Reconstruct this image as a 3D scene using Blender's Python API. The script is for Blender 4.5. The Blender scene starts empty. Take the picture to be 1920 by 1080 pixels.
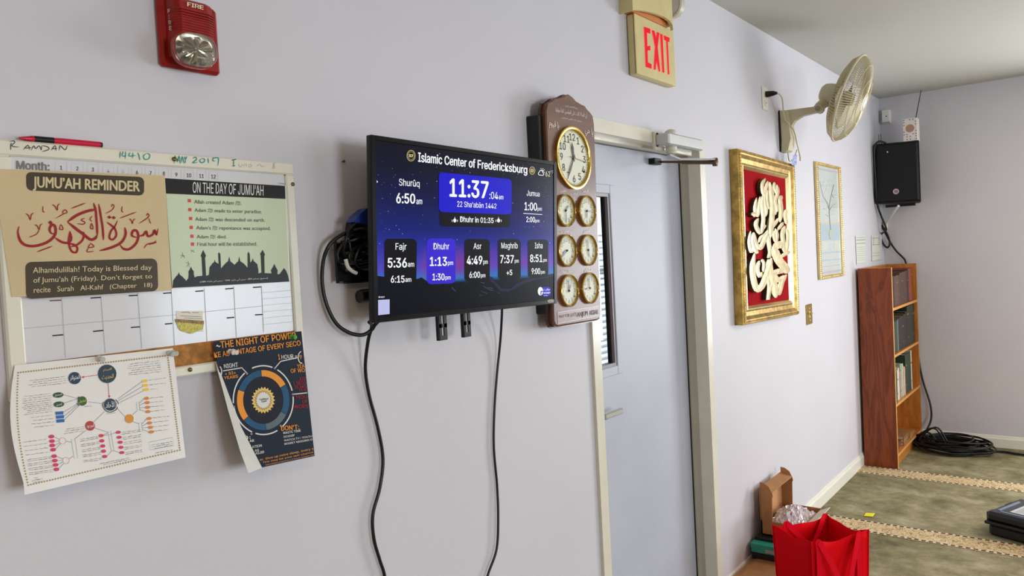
import bpy, math, random, unicodedata
from mathutils import Vector, Matrix
from mathutils.bvhtree import BVHTree
from mathutils.geometry import tessellate_polygon
SC = bpy.context.scene
COL = SC.collection
random.seed(7)
# ------------------------------------------------------------------ camera
RM = Matrix(((0.6143553, 0.0603447, -0.7867186), (-0.7872729, -0.0196142, -0.6162927), (-0.0526209, 0.9979849, 0.0354577)))
CAM = Vector((0.0, -1.40243, 1.6))
F = 1420.0
cd = bpy.data.cameras.new('camera'); cd.sensor_width = 36; cd.lens = F / 1920 * 36; cd.clip_start = 0.02
co = bpy.data.objects.new('camera', cd); COL.objects.link(co)
co.matrix_world = Matrix.Translation(CAM) @ RM.to_4x4()
SC.camera = co
# ------------------------------------------------------------------ world, lights, exposure
SC.view_settings.view_transform = 'Standard'; SC.view_settings.look = 'None'
SC.view_settings.gamma = 1; SC.view_settings.use_curve_mapping = False
SC.view_settings.exposure = 0.0
W = bpy.data.worlds.new('daylight'); SC.world = W; W.use_nodes = True
bg = W.node_tree.nodes['Background']; bg.inputs[0].default_value = (0.78, 0.9, 1.0, 1); bg.inputs[1].default_value = 1.5
def area(name, loc, target, sx, sy, power, col):
    l = bpy.data.lights.new(name, 'AREA'); l.shape = 'RECTANGLE'; l.size = sx; l.size_y = sy; l.energy = power; l.color = col
    o = bpy.data.objects.new(name, l); COL.objects.link(o); o.location = loc
    o.rotation_euler = (Vector(target) - Vector(loc)).to_track_quat('-Z', 'Y').to_euler(); return o
area('back_window_daylight', (6.6, -2.45, 1.5), (0, -2.45, 1.6), 1.5, 1.5, 112, (0.93, 0.96, 1.0))
area('side_window_daylight', (4.9, -6.3, 1.45), (4.9, 0, 1.5), 2.0, 1.3, 54, (0.74, 0.88, 1.0))
area('near_window_daylight', (0.6, -6.3, 1.45), (1.6, 0, 1.4), 1.6, 1.3, 106, (0.95, 0.97, 1.0))
area('ceiling_panel_light', (-0.6, -2.2, 2.70), (-0.6, -2.2, 0), 1.2, 0.6, 17, (1.0, 0.66, 0.34))
area('back_wall_fill_light', (5.0, -2.9, 2.70), (5.0, -2.9, 0), 1.2, 0.6, 46, (1.0, 0.80, 0.60))  # added warm fill to lift the back wall, no fixture behind it
# ------------------------------------------------------------------ materials
def lin(c):
    return tuple((x / 12.92 if x <= .04045 else ((x + .055) / 1.055) ** 2.4) for x in (v / 255 for v in c)) + (1,)
MC = {}
def mat(name, rgb, rough=.6, metal=0, spec=.5, var=0, vs=8, bump=0, bs=200, coat=0, emit=None, es=1, trans=0, ior=1.45, rgb2=None, stretch=None, sheen=0):
    if name in MC: return MC[name]
    m = bpy.data.materials.new(name); m.use_nodes = True; MC[name] = m
    nt = m.node_tree; b = nt.nodes['Principled BSDF']; N = nt.nodes.new; L = nt.links.new
    b.inputs['Base Color'].default_value = lin(rgb); b.inputs['Roughness'].default_value = rough; b.inputs['Metallic'].default_value = metal
    b.inputs['Specular IOR Level'].default_value = spec; b.inputs['Coat Weight'].default_value = coat; b.inputs['Coat Roughness'].default_value = .1
    b.inputs['Transmission Weight'].default_value = trans; b.inputs['IOR'].default_value = ior
    if sheen: b.inputs['Sheen Weight'].default_value = sheen
    if emit: b.inputs['Emission Color'].default_value = lin(emit); b.inputs['Emission Strength'].default_value = es
    tc = N('ShaderNodeTexCoord'); mp = N('ShaderNodeMapping'); L(tc.outputs['Object'], mp.inputs[0])
    if stretch: mp.inputs['Scale'].default_value = stretch
    if var or rgb2:
        n = N('ShaderNodeTexNoise'); n.inputs['Scale'].default_value = vs; n.inputs['Detail'].default_value = 6; L(mp.outputs[0], n.inputs['Vector'])
        r = N('ShaderNodeValToRGB'); L(n.outputs[0], r.inputs[0])
        c2 = rgb2 or tuple(v * (1 - var) for v in rgb)
        r.color_ramp.elements[0].color = lin(c2); r.color_ramp.elements[1].color = lin(rgb)
        r.color_ramp.elements[0].position = .35; r.color_ramp.elements[1].position = .62
        L(r.outputs[0], b.inputs['Base Color'])
    if bump:
        n = N('ShaderNodeTexNoise'); n.inputs['Scale'].default_value = bs; n.inputs['Detail'].default_value = 3; L(mp.outputs[0], n.inputs['Vector'])
        bp = N('ShaderNodeBump'); bp.inputs['Strength'].default_value = bump; bp.inputs['Distance'].default_value = .002
        L(n.outputs[0], bp.inputs['Height']); L(bp.outputs[0], b.inputs['Normal'])
    return m
WALL = mat('lavender_wall_paint', (207, 205, 212), .5, spec=.32, bump=.15, bs=120, var=.015, vs=2)
CEIL = mat('ceiling_paint', (190, 189, 182), .8, bump=.2, bs=90)
TRIMW = mat('cream_gloss_paint', (222, 217, 200), .25, spec=.5, var=.03, vs=6, bump=.06, bs=60)
BASEW = mat('baseboard_white', (228, 226, 214), .28)
DOORM = mat('door_grey_paint', (184, 187, 200), .45, spec=.35, var=.03, vs=3)
MOULD = mat('lite_moulding_grey', (140, 132, 142), .4)
BLACK = mat('black_plastic', (16, 16, 17), .35)
BLACKG = mat('gloss_black_plastic', (7, 7, 8), .18, spec=.25, coat=.15)
BLACKM = mat('black_metal', (20, 20, 22), .45, metal=.3)
CABLE = mat('black_cable_rubber', (12, 12, 13), .4)
WHITE = mat('white_plastic', (225, 224, 218), .3)
PAPER = mat('white_paper', (226, 226, 224), .45)
INK = mat('black_ink', (25, 24, 26), .5, spec=.2)
CHROME = mat('chrome', (205, 205, 205), .12, metal=1)
BRASS = mat('brass', (212, 178, 92), .2, metal=1)
GLASS = mat('clear_glass', (255, 255, 255), .02, trans=1, spec=.5)

# ------------------------------------------------------------------ geometry helpers
def ray(x, y): return RM @ Vector(((x - 960) / F, -(y - 540) / F, -1))
class Pl:
    """a real plane of the place; called with a measured image point it gives the point on that plane"""
    def __init__(s, p, n): s.p = Vector(p); s.n = Vector(n).normalized()
    def __call__(s, x, y, lift=0):
        d = ray(x, y); t = (s.p - CAM).dot(s.n) / d.dot(s.n)
        return CAM + d * t + s.n * lift
def wp(y=0): return Pl((0, y, 0), (0, -1, 0))
def zp(z=0): return Pl((0, 0, z), (0, 0, 1))
def xp(x): return Pl((x, 0, 0), (-1, 0, 0))
class Bv:
    def __init__(s, v, f):
        s.t = BVHTree.FromPolygons(v, f); q = f[int(len(f) * .55)]; s.c = v[q[0]]; s.n = (v[q[1]] - v[q[0]]).cross(v[q[-1]] - v[q[0]]).normalized()
        if s.n.dot(CAM - s.c) < 0: s.n = -s.n
    def __call__(s, x, y, lift=0):
        d = ray(x, y).normalized(); h = s.t.ray_cast(CAM, d)
        if h[0] is None:
            p = CAM + d * ((s.c - CAM).dot(s.n) / d.dot(s.n)); return p + s.n * lift
        n = h[1]
        if n.dot(d) > 0: n = -n
        return h[0] + n * lift
def wm(o):
    m = o.matrix_basis.copy()
    while o.parent: o = o.parent; m = o.matrix_basis @ m
    return m
def obj(name, v, f, m, parent=None, smooth=False, origin=None, kind=None):
    v = [Vector(p) for p in v]
    me = bpy.data.meshes.new(name); o = bpy.data.objects.new(name, me)
    if parent:
        inv = wm(parent).inverted(); v = [inv @ p for p in v]; o.parent = parent
    else:
        if origin is None:
            lo = [min(p[i] for p in v) for i in range(3)]; hi = [max(p[i] for p in v) for i in range(3)]
            origin = ((lo[0] + hi[0]) / 2, (lo[1] + hi[1]) / 2, lo[2])
        o.location = origin; org = Vector(origin); v = [p - org for p in v]
    me.from_pydata(v, [], f)
    if smooth:
        for p in me.polygons: p.use_smooth = True
    me.materials.append(m); COL.objects.link(o)
    if kind: o['kind'] = kind
    return o
def thing(name, label, cat, loc, rot=(0, 0, 0), group=None):
    o = bpy.data.objects.new(name, None); COL.objects.link(o); o.location = loc; o.rotation_euler = rot
    o.empty_display_size = .05
    o['label'] = label; o['category'] = cat
    if group: o['group'] = group
    return o
def tag(o, label, cat, group=None):
    o['label'] = label; o['category'] = cat
    if group: o['group'] = group
    return o
class MB:
    def __init__(s): s.v = []; s.f = []
    def add(s, v, f):
        k = len(s.v); s.v += [Vector(p) for p in v]; s.f += [tuple(i + k for i in q) for q in f]; return s
    def box(s, lo, hi, ch=0, M=None):
        (x0, y0, z0), (x1, y1, z1) = lo, hi
        if ch <= 0:
            v = [(x, y, z) for x in (x0, x1) for y in (y0, y1) for z in (z0, z1)]
            f = [(0, 1, 3, 2), (4, 6, 7, 5), (0, 4, 5, 1), (2, 3, 7, 6), (0, 2, 6, 4), (1, 5, 7, 3)]
        else:
            v = []; c = ch
            idx = {}
            for i, x in enumerate((x0, x1)):
                for j, y in enumerate((y0, y1)):
                    for k, z in enumerate((z0, z1)):
                        sx, sy, sz = (1, -1)[i], (1, -1)[j], (1, -1)[k]
                        idx[i, j, k] = len(v)
                        v += [(x, y + sy * c, z + sz * c), (x + sx * c, y, z + sz * c), (x + sx * c, y + sy * c, z)]
            f = []
            g = lambda i, j, k, a: idx[i, j, k] + a
            for i in (0, 1):
                f.append((g(i, 0, 0, 0), g(i, 1, 0, 0), g(i, 1, 1, 0), g(i, 0, 1, 0)))
                f.append((g(0, i, 0, 1), g(1, i, 0, 1), g(1, i, 1, 1), g(0, i, 1, 1)))
                f.append((g(0, 0, i, 2), g(1, 0, i, 2), g(1, 1, i, 2), g(0, 1, i, 2)))
            for j in (0, 1):
                for k in (0, 1):
                    f.append((g(0, j, k, 1), g(1, j, k, 1), g(1, j, k, 2), g(0, j, k, 2)))
                    f.append((g(j, 0, k, 0), g(j, 1, k, 0), g(j, 1, k, 2), g(j, 0, k, 2)))
                    f.append((g(j, k, 0, 0), g(j, k, 1, 0), g(j, k, 1, 1), g(j, k, 0, 1)))
            for i in (0, 1):
                for j in (0, 1):
                    for k in (0, 1): f.append((g(i, j, k, 0), g(i, j, k, 1), g(i, j, k, 2)))
        if M: v = [M @ Vector(p) for p in v]
        return s.add(v, f)
    def hexa(s, a, b):
        """two quads (4 points each) joined into a solid"""
        return s.add(list(a) + list(b), [(0, 1, 2, 3), (7, 6, 5, 4), (0, 4, 5, 1), (1, 5, 6, 2), (2, 6, 7, 3), (3, 7, 4, 0)])
    def prism(s, poly, d):
        """planar outline (3D points) extruded by vector d"""
        n = len(poly); d = Vector(d); poly = [Vector(p) for p in poly]
        tri = tessellate_polygon([poly])
        s.add(poly + [p + d for p in poly], [tuple(t) for t in tri] + [tuple(i + n for i in t) for t in tri] + [(i, (i + 1) % n, (i + 1) % n + n, i + n) for i in range(n)])
        return s
    def tube(s, pts, r, n=8, closed=False, flat=1.0):
        pts = [Vector(p) for p in pts]; m = len(pts); rr = r if isinstance(r, (list, tuple)) else [r] * m
        prev = None; base = len(s.v)
        for i, p in enumerate(pts):
            t = (pts[(i + 1) % m] - pts[i - 1]) if closed else (pts[min(i + 1, m - 1)] - pts[max(i - 1, 0)])
            if t.length < 1e-9: t = Vector((0, 0, 1))
            t.normalize()
            if prev is None:
                a = Vector((0, 0, 1)) if abs(t.z) < .9 else Vector((1, 0, 0)); u = t.cross(a).normalized()
            else: u = (prev - t * prev.dot(t)).normalized()
            prev = u; w = t.cross(u)
            for k in range(n):
                an = 2 * math.pi * k / n; s.v.append(p + (u * math.cos(an) + w * math.sin(an) * flat) * rr[i])
        for i in range(m if closed else m - 1):
            for k in range(n):
                a = base + i * n; b = base + ((i + 1) % m) * n; s.f.append((a + k, a + (k + 1) % n, b + (k + 1) % n, b + k))
        if not closed:
            s.f.append(tuple(base + k for k in range(n))[::-1]); s.f.append(tuple(base + (m - 1) * n + k for k in range(n)))
        return s
    def lathe(s, c, axis, prof, n=32, up=None):
        """prof: (radius, height along axis)"""
        c = Vector(c); ax = Vector(axis).normalized(); a = Vector((0, 0, 1)) if abs(ax.z) < .9 else Vector((1, 0, 0))
        u = ax.cross(a).normalized(); w = ax.cross(u); base = len(s.v); m = len(prof)
        for r, h in prof:
            for k in range(n):
                an = 2 * math.pi * k / n; s.v.append(c + ax * h + (u * math.cos(an) + w * math.sin(an)) * max(r, 1e-5))
        for i in range(m - 1):
            for k in range(n):
                a0 = base + i * n; b = a0 + n; s.f.append((a0 + k, a0 + (k + 1) % n, b + (k + 1) % n, b + k))
        return s
    def put(s, name, m, parent=None, smooth=False, **k): return obj(name, s.v, s.f, m, parent, smooth, **k)
def shade(o, ang=35):
    for p in o.data.polygons: p.use_smooth = True
    try: o.data.set_sharp_from_angle(angle=math.radians(ang))
    except Exception: pass
    return o
def crom(pts, k=6, closed=False):
    P = [Vector(p) for p in pts]; n = len(P); out = []
    R = range(n if closed else n - 1)
    for i in R:
        a = P[(i - 1) % n] if closed or i > 0 else P[0]; b = P[i]; c = P[(i + 1) % n]; d = P[(i + 2) % n] if closed or i + 2 < n else P[n - 1]
        for j in range(k):
            t = j / k; out.append(.5 * ((2 * b) + (c - a) * t + (2 * a - 5 * b + 4 * c - d) * t * t + (3 * b - a - 3 * c + d) * t ** 3))
    if not closed: out.append(P[-1])
    return out
# ---- flat print on real surfaces
def Z(s, ox=0, oy=0): return lambda pts: [(ox + x / s, oy + y / s) for x, y in pts]
def poly(name, pts, sf, m, parent, lift=.0006):
    tri = tessellate_polygon([[Vector((x, y, 0)) for x, y in pts]])
    return obj(name, [sf(x, y, lift) for x, y in pts], [tuple(t) for t in tri], m, parent)
def rrect(a, b, c, d, r=.12, n=4):
    """rounded quad from 4 px corners TL TR BR BL; r as a share of the height"""
    Q = [Vector((*p, 0)) for p in (a, b, c, d)]; out = []
    h = (Q[3] - Q[0]).length * r
    for i in range(4):
        p = Q[i]; e = (Q[i - 1] - p).normalized() * h; g = (Q[(i + 1) % 4] - p).normalized() * h
        for k in range(n + 1):
            t = k / n * math.pi / 2; out.append(p + e * (1 - math.sin(t)) + g * (1 - math.cos(t)))
    return [(p.x, p.y) for p in out]
def polys(name, lst, sf, m, parent, lift=.0006):
    if len(lst) < 24 and name in ('diagram_node', 'diagram_label', 'ring_segment', 'arc_dot', 'arrow_head', 'calligraphy_dot', 'mosque_icon'):
        for q in lst: poly(name, q, sf, m, parent, lift)
        return
    V = []; Fc = []
    for pts in lst:
        k = len(V); tri = tessellate_polygon([[Vector((x, y, 0)) for x, y in pts]])
        V += [sf(x, y, lift) for x, y in pts]; Fc += [tuple(i + k for i in t) for t in tri]
    return obj(name, V, Fc, m, parent)
def ell(cx, cy, rx, ry, n=20, rot=0):
    c, s = math.cos(rot), math.sin(rot)
    return [(cx + rx * math.cos(a) * c - ry * math.sin(a) * s, cy + rx * math.cos(a) * s + ry * math.sin(a) * c) for a in (2 * math.pi * k / n for k in range(n))]
def ribbon(pts, w, taper=True, smooth=4, closed=False):
    P = [Vector((x, y, 0)) for x, y in pts]
    if smooth: P = crom(P, smooth, closed)
    n = len(P); quads = []; L = []
    for i, p in enumerate(P):
        t = (P[(i + 1) % n] - P[i - 1]) if closed else (P[min(i + 1, n - 1)] - P[max(i - 1, 0)])
        t = t.normalized() if t.length > 1e-6 else Vector((1, 0, 0)); nn = Vector((-t.y, t.x, 0))
        ww = w / 2
        if taper and not closed: ww *= max(.15, min(1, 5 * min(i, n - 1 - i) / (n - 1) + .25))
        L.append((p + nn * ww, p - nn * ww))
    return L
def strokes(name, lst, sf, m, parent, lift=.0006, smooth=4, taper=True, closed=False):
    if len(lst) > 1 and name in ('date_mark', 'handwriting', 'snow_streaks', 'outline_node', 'outer_arc', 'leader_line', 'node_ring', 'calendar_lines', 'calligraphy', 'bird', 'red_arrow', 'leader_ring'):
        for j, q in enumerate(lst): strokes(name, [q], sf, m, parent, lift + j * 4e-6, smooth, taper, closed)
        return
    V = []; Fc = []; j = 0
    for w, pts in lst:
        L = ribbon(pts, w, taper, smooth, closed); k = len(V); n = len(L); j += 1
        for a, b in L: V += [sf(a.x, a.y, lift + j * 2e-6), sf(b.x, b.y, lift + j * 2e-6)]
        for i in range(n if closed else n - 1):
            q = (i + 1) % n; Fc.append((k + 2 * i, k + 2 * i + 1, k + 2 * q + 1, k + 2 * q))
    return obj(name, V, Fc, m, parent)
# ---- lettering
FD = bpy.utils.resource_path('LOCAL') + '/datafiles/fonts/'
def font(fn):
    try: return bpy.data.fonts.load(FD + fn)
    except Exception: return None
INTER = font('Inter.woff2'); MONO = font('DejaVuSansMono.woff2')
AF = {}
for _c in range(0xFE70, 0xFEFD):
    _d = unicodedata.decomposition(chr(_c)).split()
    if len(_d) == 2: AF.setdefault(chr(int(_d[1], 16)), {})[_d[0][1:-1]] = chr(_c)
    elif len(_d) == 3 and _d[1] == '0644': AF.setdefault('\u0644' + chr(int(_d[2], 16)), {})[_d[0][1:-1]] = chr(_c)
def arab(s):
    u = []; i = 0
    while i < len(s):
        if s[i:i + 2] in AF: u.append(s[i:i + 2]); i += 2
        else: u.append(s[i]); i += 1
    o = []; j = False
    for k, c in enumerate(u):
        f = AF.get(c)
        if not f: o.append(c); j = False; continue
        can = 'initial' in f and k + 1 < len(u) and 'final' in AF.get(u[k + 1], {})
        key = 'medial' if j and can else 'final' if j else 'initial' if can else 'isolated'
        o.append(f.get(key, f.get('isolated', c))); j = can
    # digits keep their order
    out = ''.join(reversed(o)).translate({40: 41, 41: 40}); import re
    return re.sub(r'\d+', lambda q: q.group(0)[::-1], out)
GC = {}
def glyphs(s, fnt, bold, space=1.0):
    k = (s, fnt.name if fnt else '', bold, space)
    if k in GC: return GC[k]
    c = bpy.data.curves.new('t', 'FONT'); c.body = s; c.offset = bold; c.resolution_u = 3; c.space_character = space
    if fnt: c.font = fnt
    o = bpy.data.objects.new('t', c); COL.objects.link(o)
    dg = bpy.context.evaluated_depsgraph_get(); e = o.evaluated_get(dg); me = e.to_mesh()
    v = [p.co.copy() for p in me.vertices]; f = [tuple(p.vertices) for p in me.polygons]; e.to_mesh_clear()
    f = [q for q in f if max(v[i].x for i in q) - min(v[i].x for i in q) < 1.15]
    COL.objects.unlink(o); bpy.data.objects.remove(o); bpy.data.curves.remove(c)
    par = list(range(len(v)))
    def fd(a):
        while par[a] != a: par[a] = par[par[a]]; a = par[a]
        return a
    for q in f:
        for a in q[1:]: par[fd(a)] = fd(q[0])
    ids = {}; isl = [ids.setdefault(fd(i), len(ids)) for i in range(len(v))]
    GC[k] = (v, f, isl); return GC[k]
CAPH = {}
def caph(fnt, bold):
    k = (fnt.name if fnt else '', bold)
    if k not in CAPH: CAPH[k] = max(p.y for p in glyphs('H', fnt, bold)[0])
    return CAPH[k]
def T(parent, s, a, b, m, sf, fnt='inter', bold=.012, box=False, lift=.0008, skew=0, ymax=None, mw=1, name='lettering'):
    """a = (x, cap-line y, base-line y) at the left end of the ink, b = the same at the right end"""
    if any(0x600 <= ord(c) < 0x1000 or ord(c) >= 0xfb00 for c in s): fnt = 'b'
    fn = {'inter': INTER, 'b': None, 'mono': MONO}[fnt]
    v, f, isl = glyphs(s, fn, 0)
    if not v: return
    x0 = min(p.x for p in v); x1 = max(p.x for p in v)
    if box: y0 = min(p.y for p in v); h = max(p.y for p in v) - y0
    else: y0 = 0; h = caph(fn, 0)
    V = []; FF = []; offs = [(0, 0)]
    if bold > .003: offs = [(-bold, 0), (bold, 0)]
    if bold > .012: offs = [(-bold, 0), (0, bold * .5), (0, -bold * .5), (bold, 0)]
    for j, (dx, dy) in enumerate(offs): FF += [tuple(q + j * len(v) for q in t_) for t_ in f]
    vv = [(p.x + dx, p.y + dy, i + j) for j, (dx, dy) in enumerate(offs) for p, i in zip(v, isl)]; bb = bold if len(offs) > 1 else 0
    for px_, py_, i in vv:
        u = (px_ - x0 + bb) / (x1 - x0 + 2 * bb); t = (py_ - y0) / h
        yt = a[1] + (b[1] - a[1]) * u; yb = a[2] + (b[2] - a[2]) * u
        y = yb + (yt - yb) * t; x = a[0] + (b[0] - a[0]) * u + skew * (yb - y)
        if ymax is not None: y = min(y, ymax)
        V.append(sf(x, y, lift + (i % 7) * 3e-5))
    return obj(name, V, FF, m, parent)

# ================================================================== SETTING
CZ = 2.747; XB = 6.70; XF = -2.6; YR = -6.4
def box(name, lo, hi, m, kind='structure', parent=None, ch=0):
    return MB().box(lo, hi, ch).put(name, m, parent, kind=kind)
def carpet():
    m = bpy.data.materials.new('mottled_green_carpet'); m.use_nodes = True; nt = m.node_tree; N = nt.nodes.new; L = nt.links.new; b = nt.nodes['Principled BSDF']
    b.inputs['Roughness'].default_value = .95; b.inputs['Specular IOR Level'].default_value = .1
    tc = N('ShaderNodeTexCoord'); mp = N('ShaderNodeMapping'); L(tc.outputs['Object'], mp.inputs[0]); mp.inputs['Scale'].default_value = (1.3, 1.1, 1)
    n = N('ShaderNodeTexNoise'); n.inputs['Scale'].default_value = 4.2; n.inputs['Detail'].default_value = 12; n.inputs['Roughness'].default_value = .72; n.inputs['Distortion'].default_value = .15; L(mp.outputs[0], n.inputs['Vector'])
    r = N('ShaderNodeValToRGB'); L(n.outputs[0], r.inputs[0]); e = r.color_ramp.elements
    e[0].position = .28; e[0].color = lin((84, 79, 58)); e[1].position = .70; e[1].color = lin((170, 162, 134))
    x = e.new(.5); x.color = lin((134, 127, 97))
    L(r.outputs[0], b.inputs['Base Color'])
    n2 = N('ShaderNodeTexNoise'); n2.inputs['Scale'].default_value = 350; L(tc.outputs['Object'], n2.inputs['Vector'])
    bp = N('ShaderNodeBump'); bp.inputs['Strength'].default_value = .5; bp.inputs['Distance'].default_value = .004; L(n2.outputs[0], bp.inputs['Height']); L(bp.outputs[0], b.inputs['Normal'])
    return m
floor = box('floor', (XF, YR, -.1), (XB + .1, 0.12, 0), carpet())
box('ceiling', (XF, YR, CZ), (XB + .1, 0.12, CZ + .1), CEIL)
DX0, DX1, DZ = 2.262, 3.17, 2.036      # door opening
mb = MB(); mb.box((XF, 0, 0), (DX0 - .02, .12, CZ)); mb.box((DX1 + .02, 0, 0), (XB + .1, .12, CZ)); mb.box((DX0 - .02, 0, DZ + .03), (DX1 + .02, .12, CZ)); mb.put('wall_left', WALL, kind='structure')
def holed(axis, at, th, u0, u1, holes):
    """wall with window openings: holes (u0,u1,z0,z1) sorted along u"""
    mb = MB()
    def bx(a, b, z0, z1):
        if axis == 'y': mb.box((a, at, z0), (b, at + th, z1))
        else: mb.box((at, a, z0), (at + th, b, z1))
    cur = u0
    for (a, b, z0, z1) in holes: bx(cur, a, 0, CZ); bx(a, b, 0, z0); bx(a, b, z1, CZ); cur = b
    bx(cur, u1, 0, CZ); return mb
holed('x', XB, .1, YR, 0, [(-3.25, -1.65, .75, 2.35)]).put('wall_back', WALL, kind='structure')
holed('y', YR - .1, .1, XF, XB + .1, [(-.25, 1.45, .75, 2.15), (3.85, 5.95, .75, 2.15)]).put('wall_right', WALL, kind='structure')
box('wall_front', (XF - .1, YR, 0), (XF, .12, CZ), WALL)
def winframe(name, lo, hi, ax):
    r = bpy.data.objects.new(name, None); COL.objects.link(r); r['kind'] = 'structure'; r.location = lo
    (x0, y0, z0), (x1, y1, z1) = lo, hi; w = .05
    mb = MB()
    if ax == 'y':
        for a, b in ((x0, x0 + w), (x1 - w, x1), ((x0 + x1) / 2 - w / 2, (x0 + x1) / 2 + w / 2)): mb.box((a, y0, z0), (b, y1, z1))
        for a, b in ((z0, z0 + w), (z1 - w, z1)): mb.box((x0, y0, a), (x1, y1, b))
        g = MB().box((x0, (y0 + y1) / 2 - .003, z0), (x1, (y0 + y1) / 2 + .003, z1))
    else:
        for a, b in ((y0, y0 + w), (y1 - w, y1), ((y0 + y1) / 2 - w / 2, (y0 + y1) / 2 + w / 2)): mb.box((x0, a, z0), (x1, b, z1))
        for a, b in ((z0, z0 + w), (z1 - w, z1)): mb.box((x0, y0, a), (x1, y1, b))
        g = MB().box(((x0 + x1) / 2 - .003, y0, z0), ((x0 + x1) / 2 + .003, y1, z1))
    mb.put('window_frame', BASEW, r); g.put('pane', GLASS, r)
winframe('window_2', (XB + .02, -3.25, .75), (XB + .08, -1.65, 2.35), 'x')
winframe('window_3', (3.85, YR - .08, .75), (5.95, YR - .02, 2.15), 'y')
winframe('window_4', (-.25, YR - .08, .75), (1.45, YR - .02, 2.15), 'y')
# baseboards with a moulded top
def baseboard(name, p0, p1, n):
    p0 = Vector(p0); p1 = Vector(p1); n = Vector(n)
    prof = [(0, 0), (.014, 0), (.014, .066), (.011, .072), (.008, .078), (.007, .084), (.004, .09), (0, .09)]
    a = [p0 + n * u + Vector((0, 0, z)) for u, z in prof]
    o = MB().prism(a, p1 - p0).put(name, BASEW, kind='structure'); return o
baseboard('baseboard_left', (3.218, 0, 0), (XB, 0, 0), (0, -1, 0))
baseboard('baseboard_front', (XF, 0, 0), (2.21, 0, 0), (0, -1, 0))
baseboard('baseboard_back', (XB, 0, 0), (XB, YR, 0), (-1, 0, 0))
# woven border stripes of the carpet
def stripe_mat():
    m = bpy.data.materials.new('woven_border'); m.use_nodes = True; nt = m.node_tree; N = nt.nodes.new; L = nt.links.new; b = nt.nodes['Principled BSDF']
    b.inputs['Roughness'].default_value = .95; b.inputs['Specular IOR Level'].default_value = .1
    tc = N('ShaderNodeTexCoord')
    n = N('ShaderNodeTexNoise'); n.inputs['Scale'].default_value = 16; n.inputs['Detail'].default_value = 2; n.inputs['Distortion'].default_value = 2.2; L(tc.outputs['Object'], n.inputs['Vector'])
    r = N('ShaderNodeValToRGB'); L(n.outputs[0], r.inputs[0]); e = r.color_ramp.elements
    e[0].position = .38; e[0].color = lin((202, 182, 144)); e[1].position = .5; e[1].color = lin((212, 194, 158))
    for p, c in ((.41, (138, 106, 74)), (.455, (140, 110, 76)), (.47, (198, 174, 130)), (.57, (198, 176, 132)), (.60, (150, 120, 90)), (.64, (200, 180, 138))):
        x = e.new(p); x.color = lin(c)
    L(r.outputs[0], b.inputs['Base Color']); return m
SM = stripe_mat(); DARKW = mat('dark_woven_dash', (66, 46, 36), .95, spec=.1); PALEW = mat('pale_woven_dash', (206, 190, 160), .95, spec=.1)
for k, xa in enumerate((5.75, 4.60, 3.45)):
    st = MB().box((xa - .185, -3.4, -.001), (xa, -.016, .003)).put('border_stripe', SM, floor)
    d = MB(); pz = MB()
    for e0 in (xa - .185, xa - .022):
        pz.box((e0, -3.4, .003), (e0 + .022, -.016, .0036))
        y = -.03
        while y > -3.0:
            d.box((e0 + .004, y - .02, .0036), (e0 + .018, y, .0042)); y -= .034
    pz.put('pale_edge', PALEW, st); o = d.put('woven_dashes', DARKW, st); o['kind'] = 'stuff'

# ------------------------------------------------------------------ door
door = bpy.data.objects.new('door_1', None); COL.objects.link(door); door.location = (2.7, 0, 0); door['kind'] = 'structure'
def jamb(x0, x1, xin, name, sgn):
    # profile in x,y: face on the wall, return into the opening with a stop
    pr = [(x0, 0), (x0, -.012), (x1, -.012), (x1, .045), (xin, .045), (xin, .085), (xin, .12), (x0, .12)]
    MB().prism([Vector((a, b, 0)) for a, b in pr], (0, 0, 2.085)).put(name, TRIMW, door)
jamb(2.212, 2.262, 2.262, 'jamb', 1)
jamb(3.213, 3.16, 3.172, 'jamb', -1)
MB().prism([Vector((2.262, a, b)) for a, b in [(0, 2.085), (-.012, 2.085), (-.012, 2.036), (.045, 2.036), (.045, 2.026), (.085, 2.026), (.12, 2.026), (.12, 2.085)]], (3.16 - 2.262, 0, 0)).put('head', TRIMW, door)
LY = .088
lx0, lx1, lz0, lz1 = 2.34, 2.545, 1.165, 1.85
lf = MB(); lf.box((2.264, LY, .008), (lx0, LY + .044, 2.022)); lf.box((lx1, LY, .008), (3.168, LY + .044, 2.022)); lf.box((lx0, LY, .008), (lx1, LY + .044, lz0)); lf.box((lx0, LY, lz1), (lx1, LY + .044, 2.022))
leaf = lf.put('leaf', DOORM, door)
fr = MB(); a0, a1, b0, b1 = lx0 - .022, lx1 + .022, lz0 - .022, lz1 + .022; t = .034
for lo, hi in (((a0, LY - .006, b0), (a0 + t, LY + .02, b1)), ((a1 - t, LY - .006, b0), (a1, LY + .02, b1)), ((a0 + t, LY - .006, b0), (a1 - t, LY + .02, b0 + t)), ((a0 + t, LY - .006, b1 - t), (a1 - t, LY + .02, b1))): fr.box(lo, hi, .002)
fr.put('lite_trim', DOORM, leaf)
fr = MB(); a0 += t; a1 -= t; b0 += t; b1 -= t; t = .012
for lo, hi in (((a0, LY - .001, b0), (a0 + t, LY + .03, b1)), ((a1 - t, LY - .001, b0), (a1, LY + .03, b1)), ((a0 + t, LY - .001, b0), (a1 - t, LY + .03, b0 + t)), ((a0 + t, LY - .001, b1 - t), (a1 - t, LY + .03, b1))): fr.box(lo, hi)
fr.put('glazing_bead', MOULD, leaf)
MB().box((a0, LY + .024, b0), (a1, LY + .03, b1)).put('glass', GLASS, leaf)
MB().box((a1 - t - .012, LY + .012, b0 + t), (a1 - t, LY + .024, b1 - t)).put('gasket', BLACK, leaf)
gap_ = MB().box((3.1535, LY - .004, .01), (3.1600, LY, 2.014)); gap_.put('gap_shade_strip', BLACK, door)  # black strip painting in the shade of the gap between leaf and jamb
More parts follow.
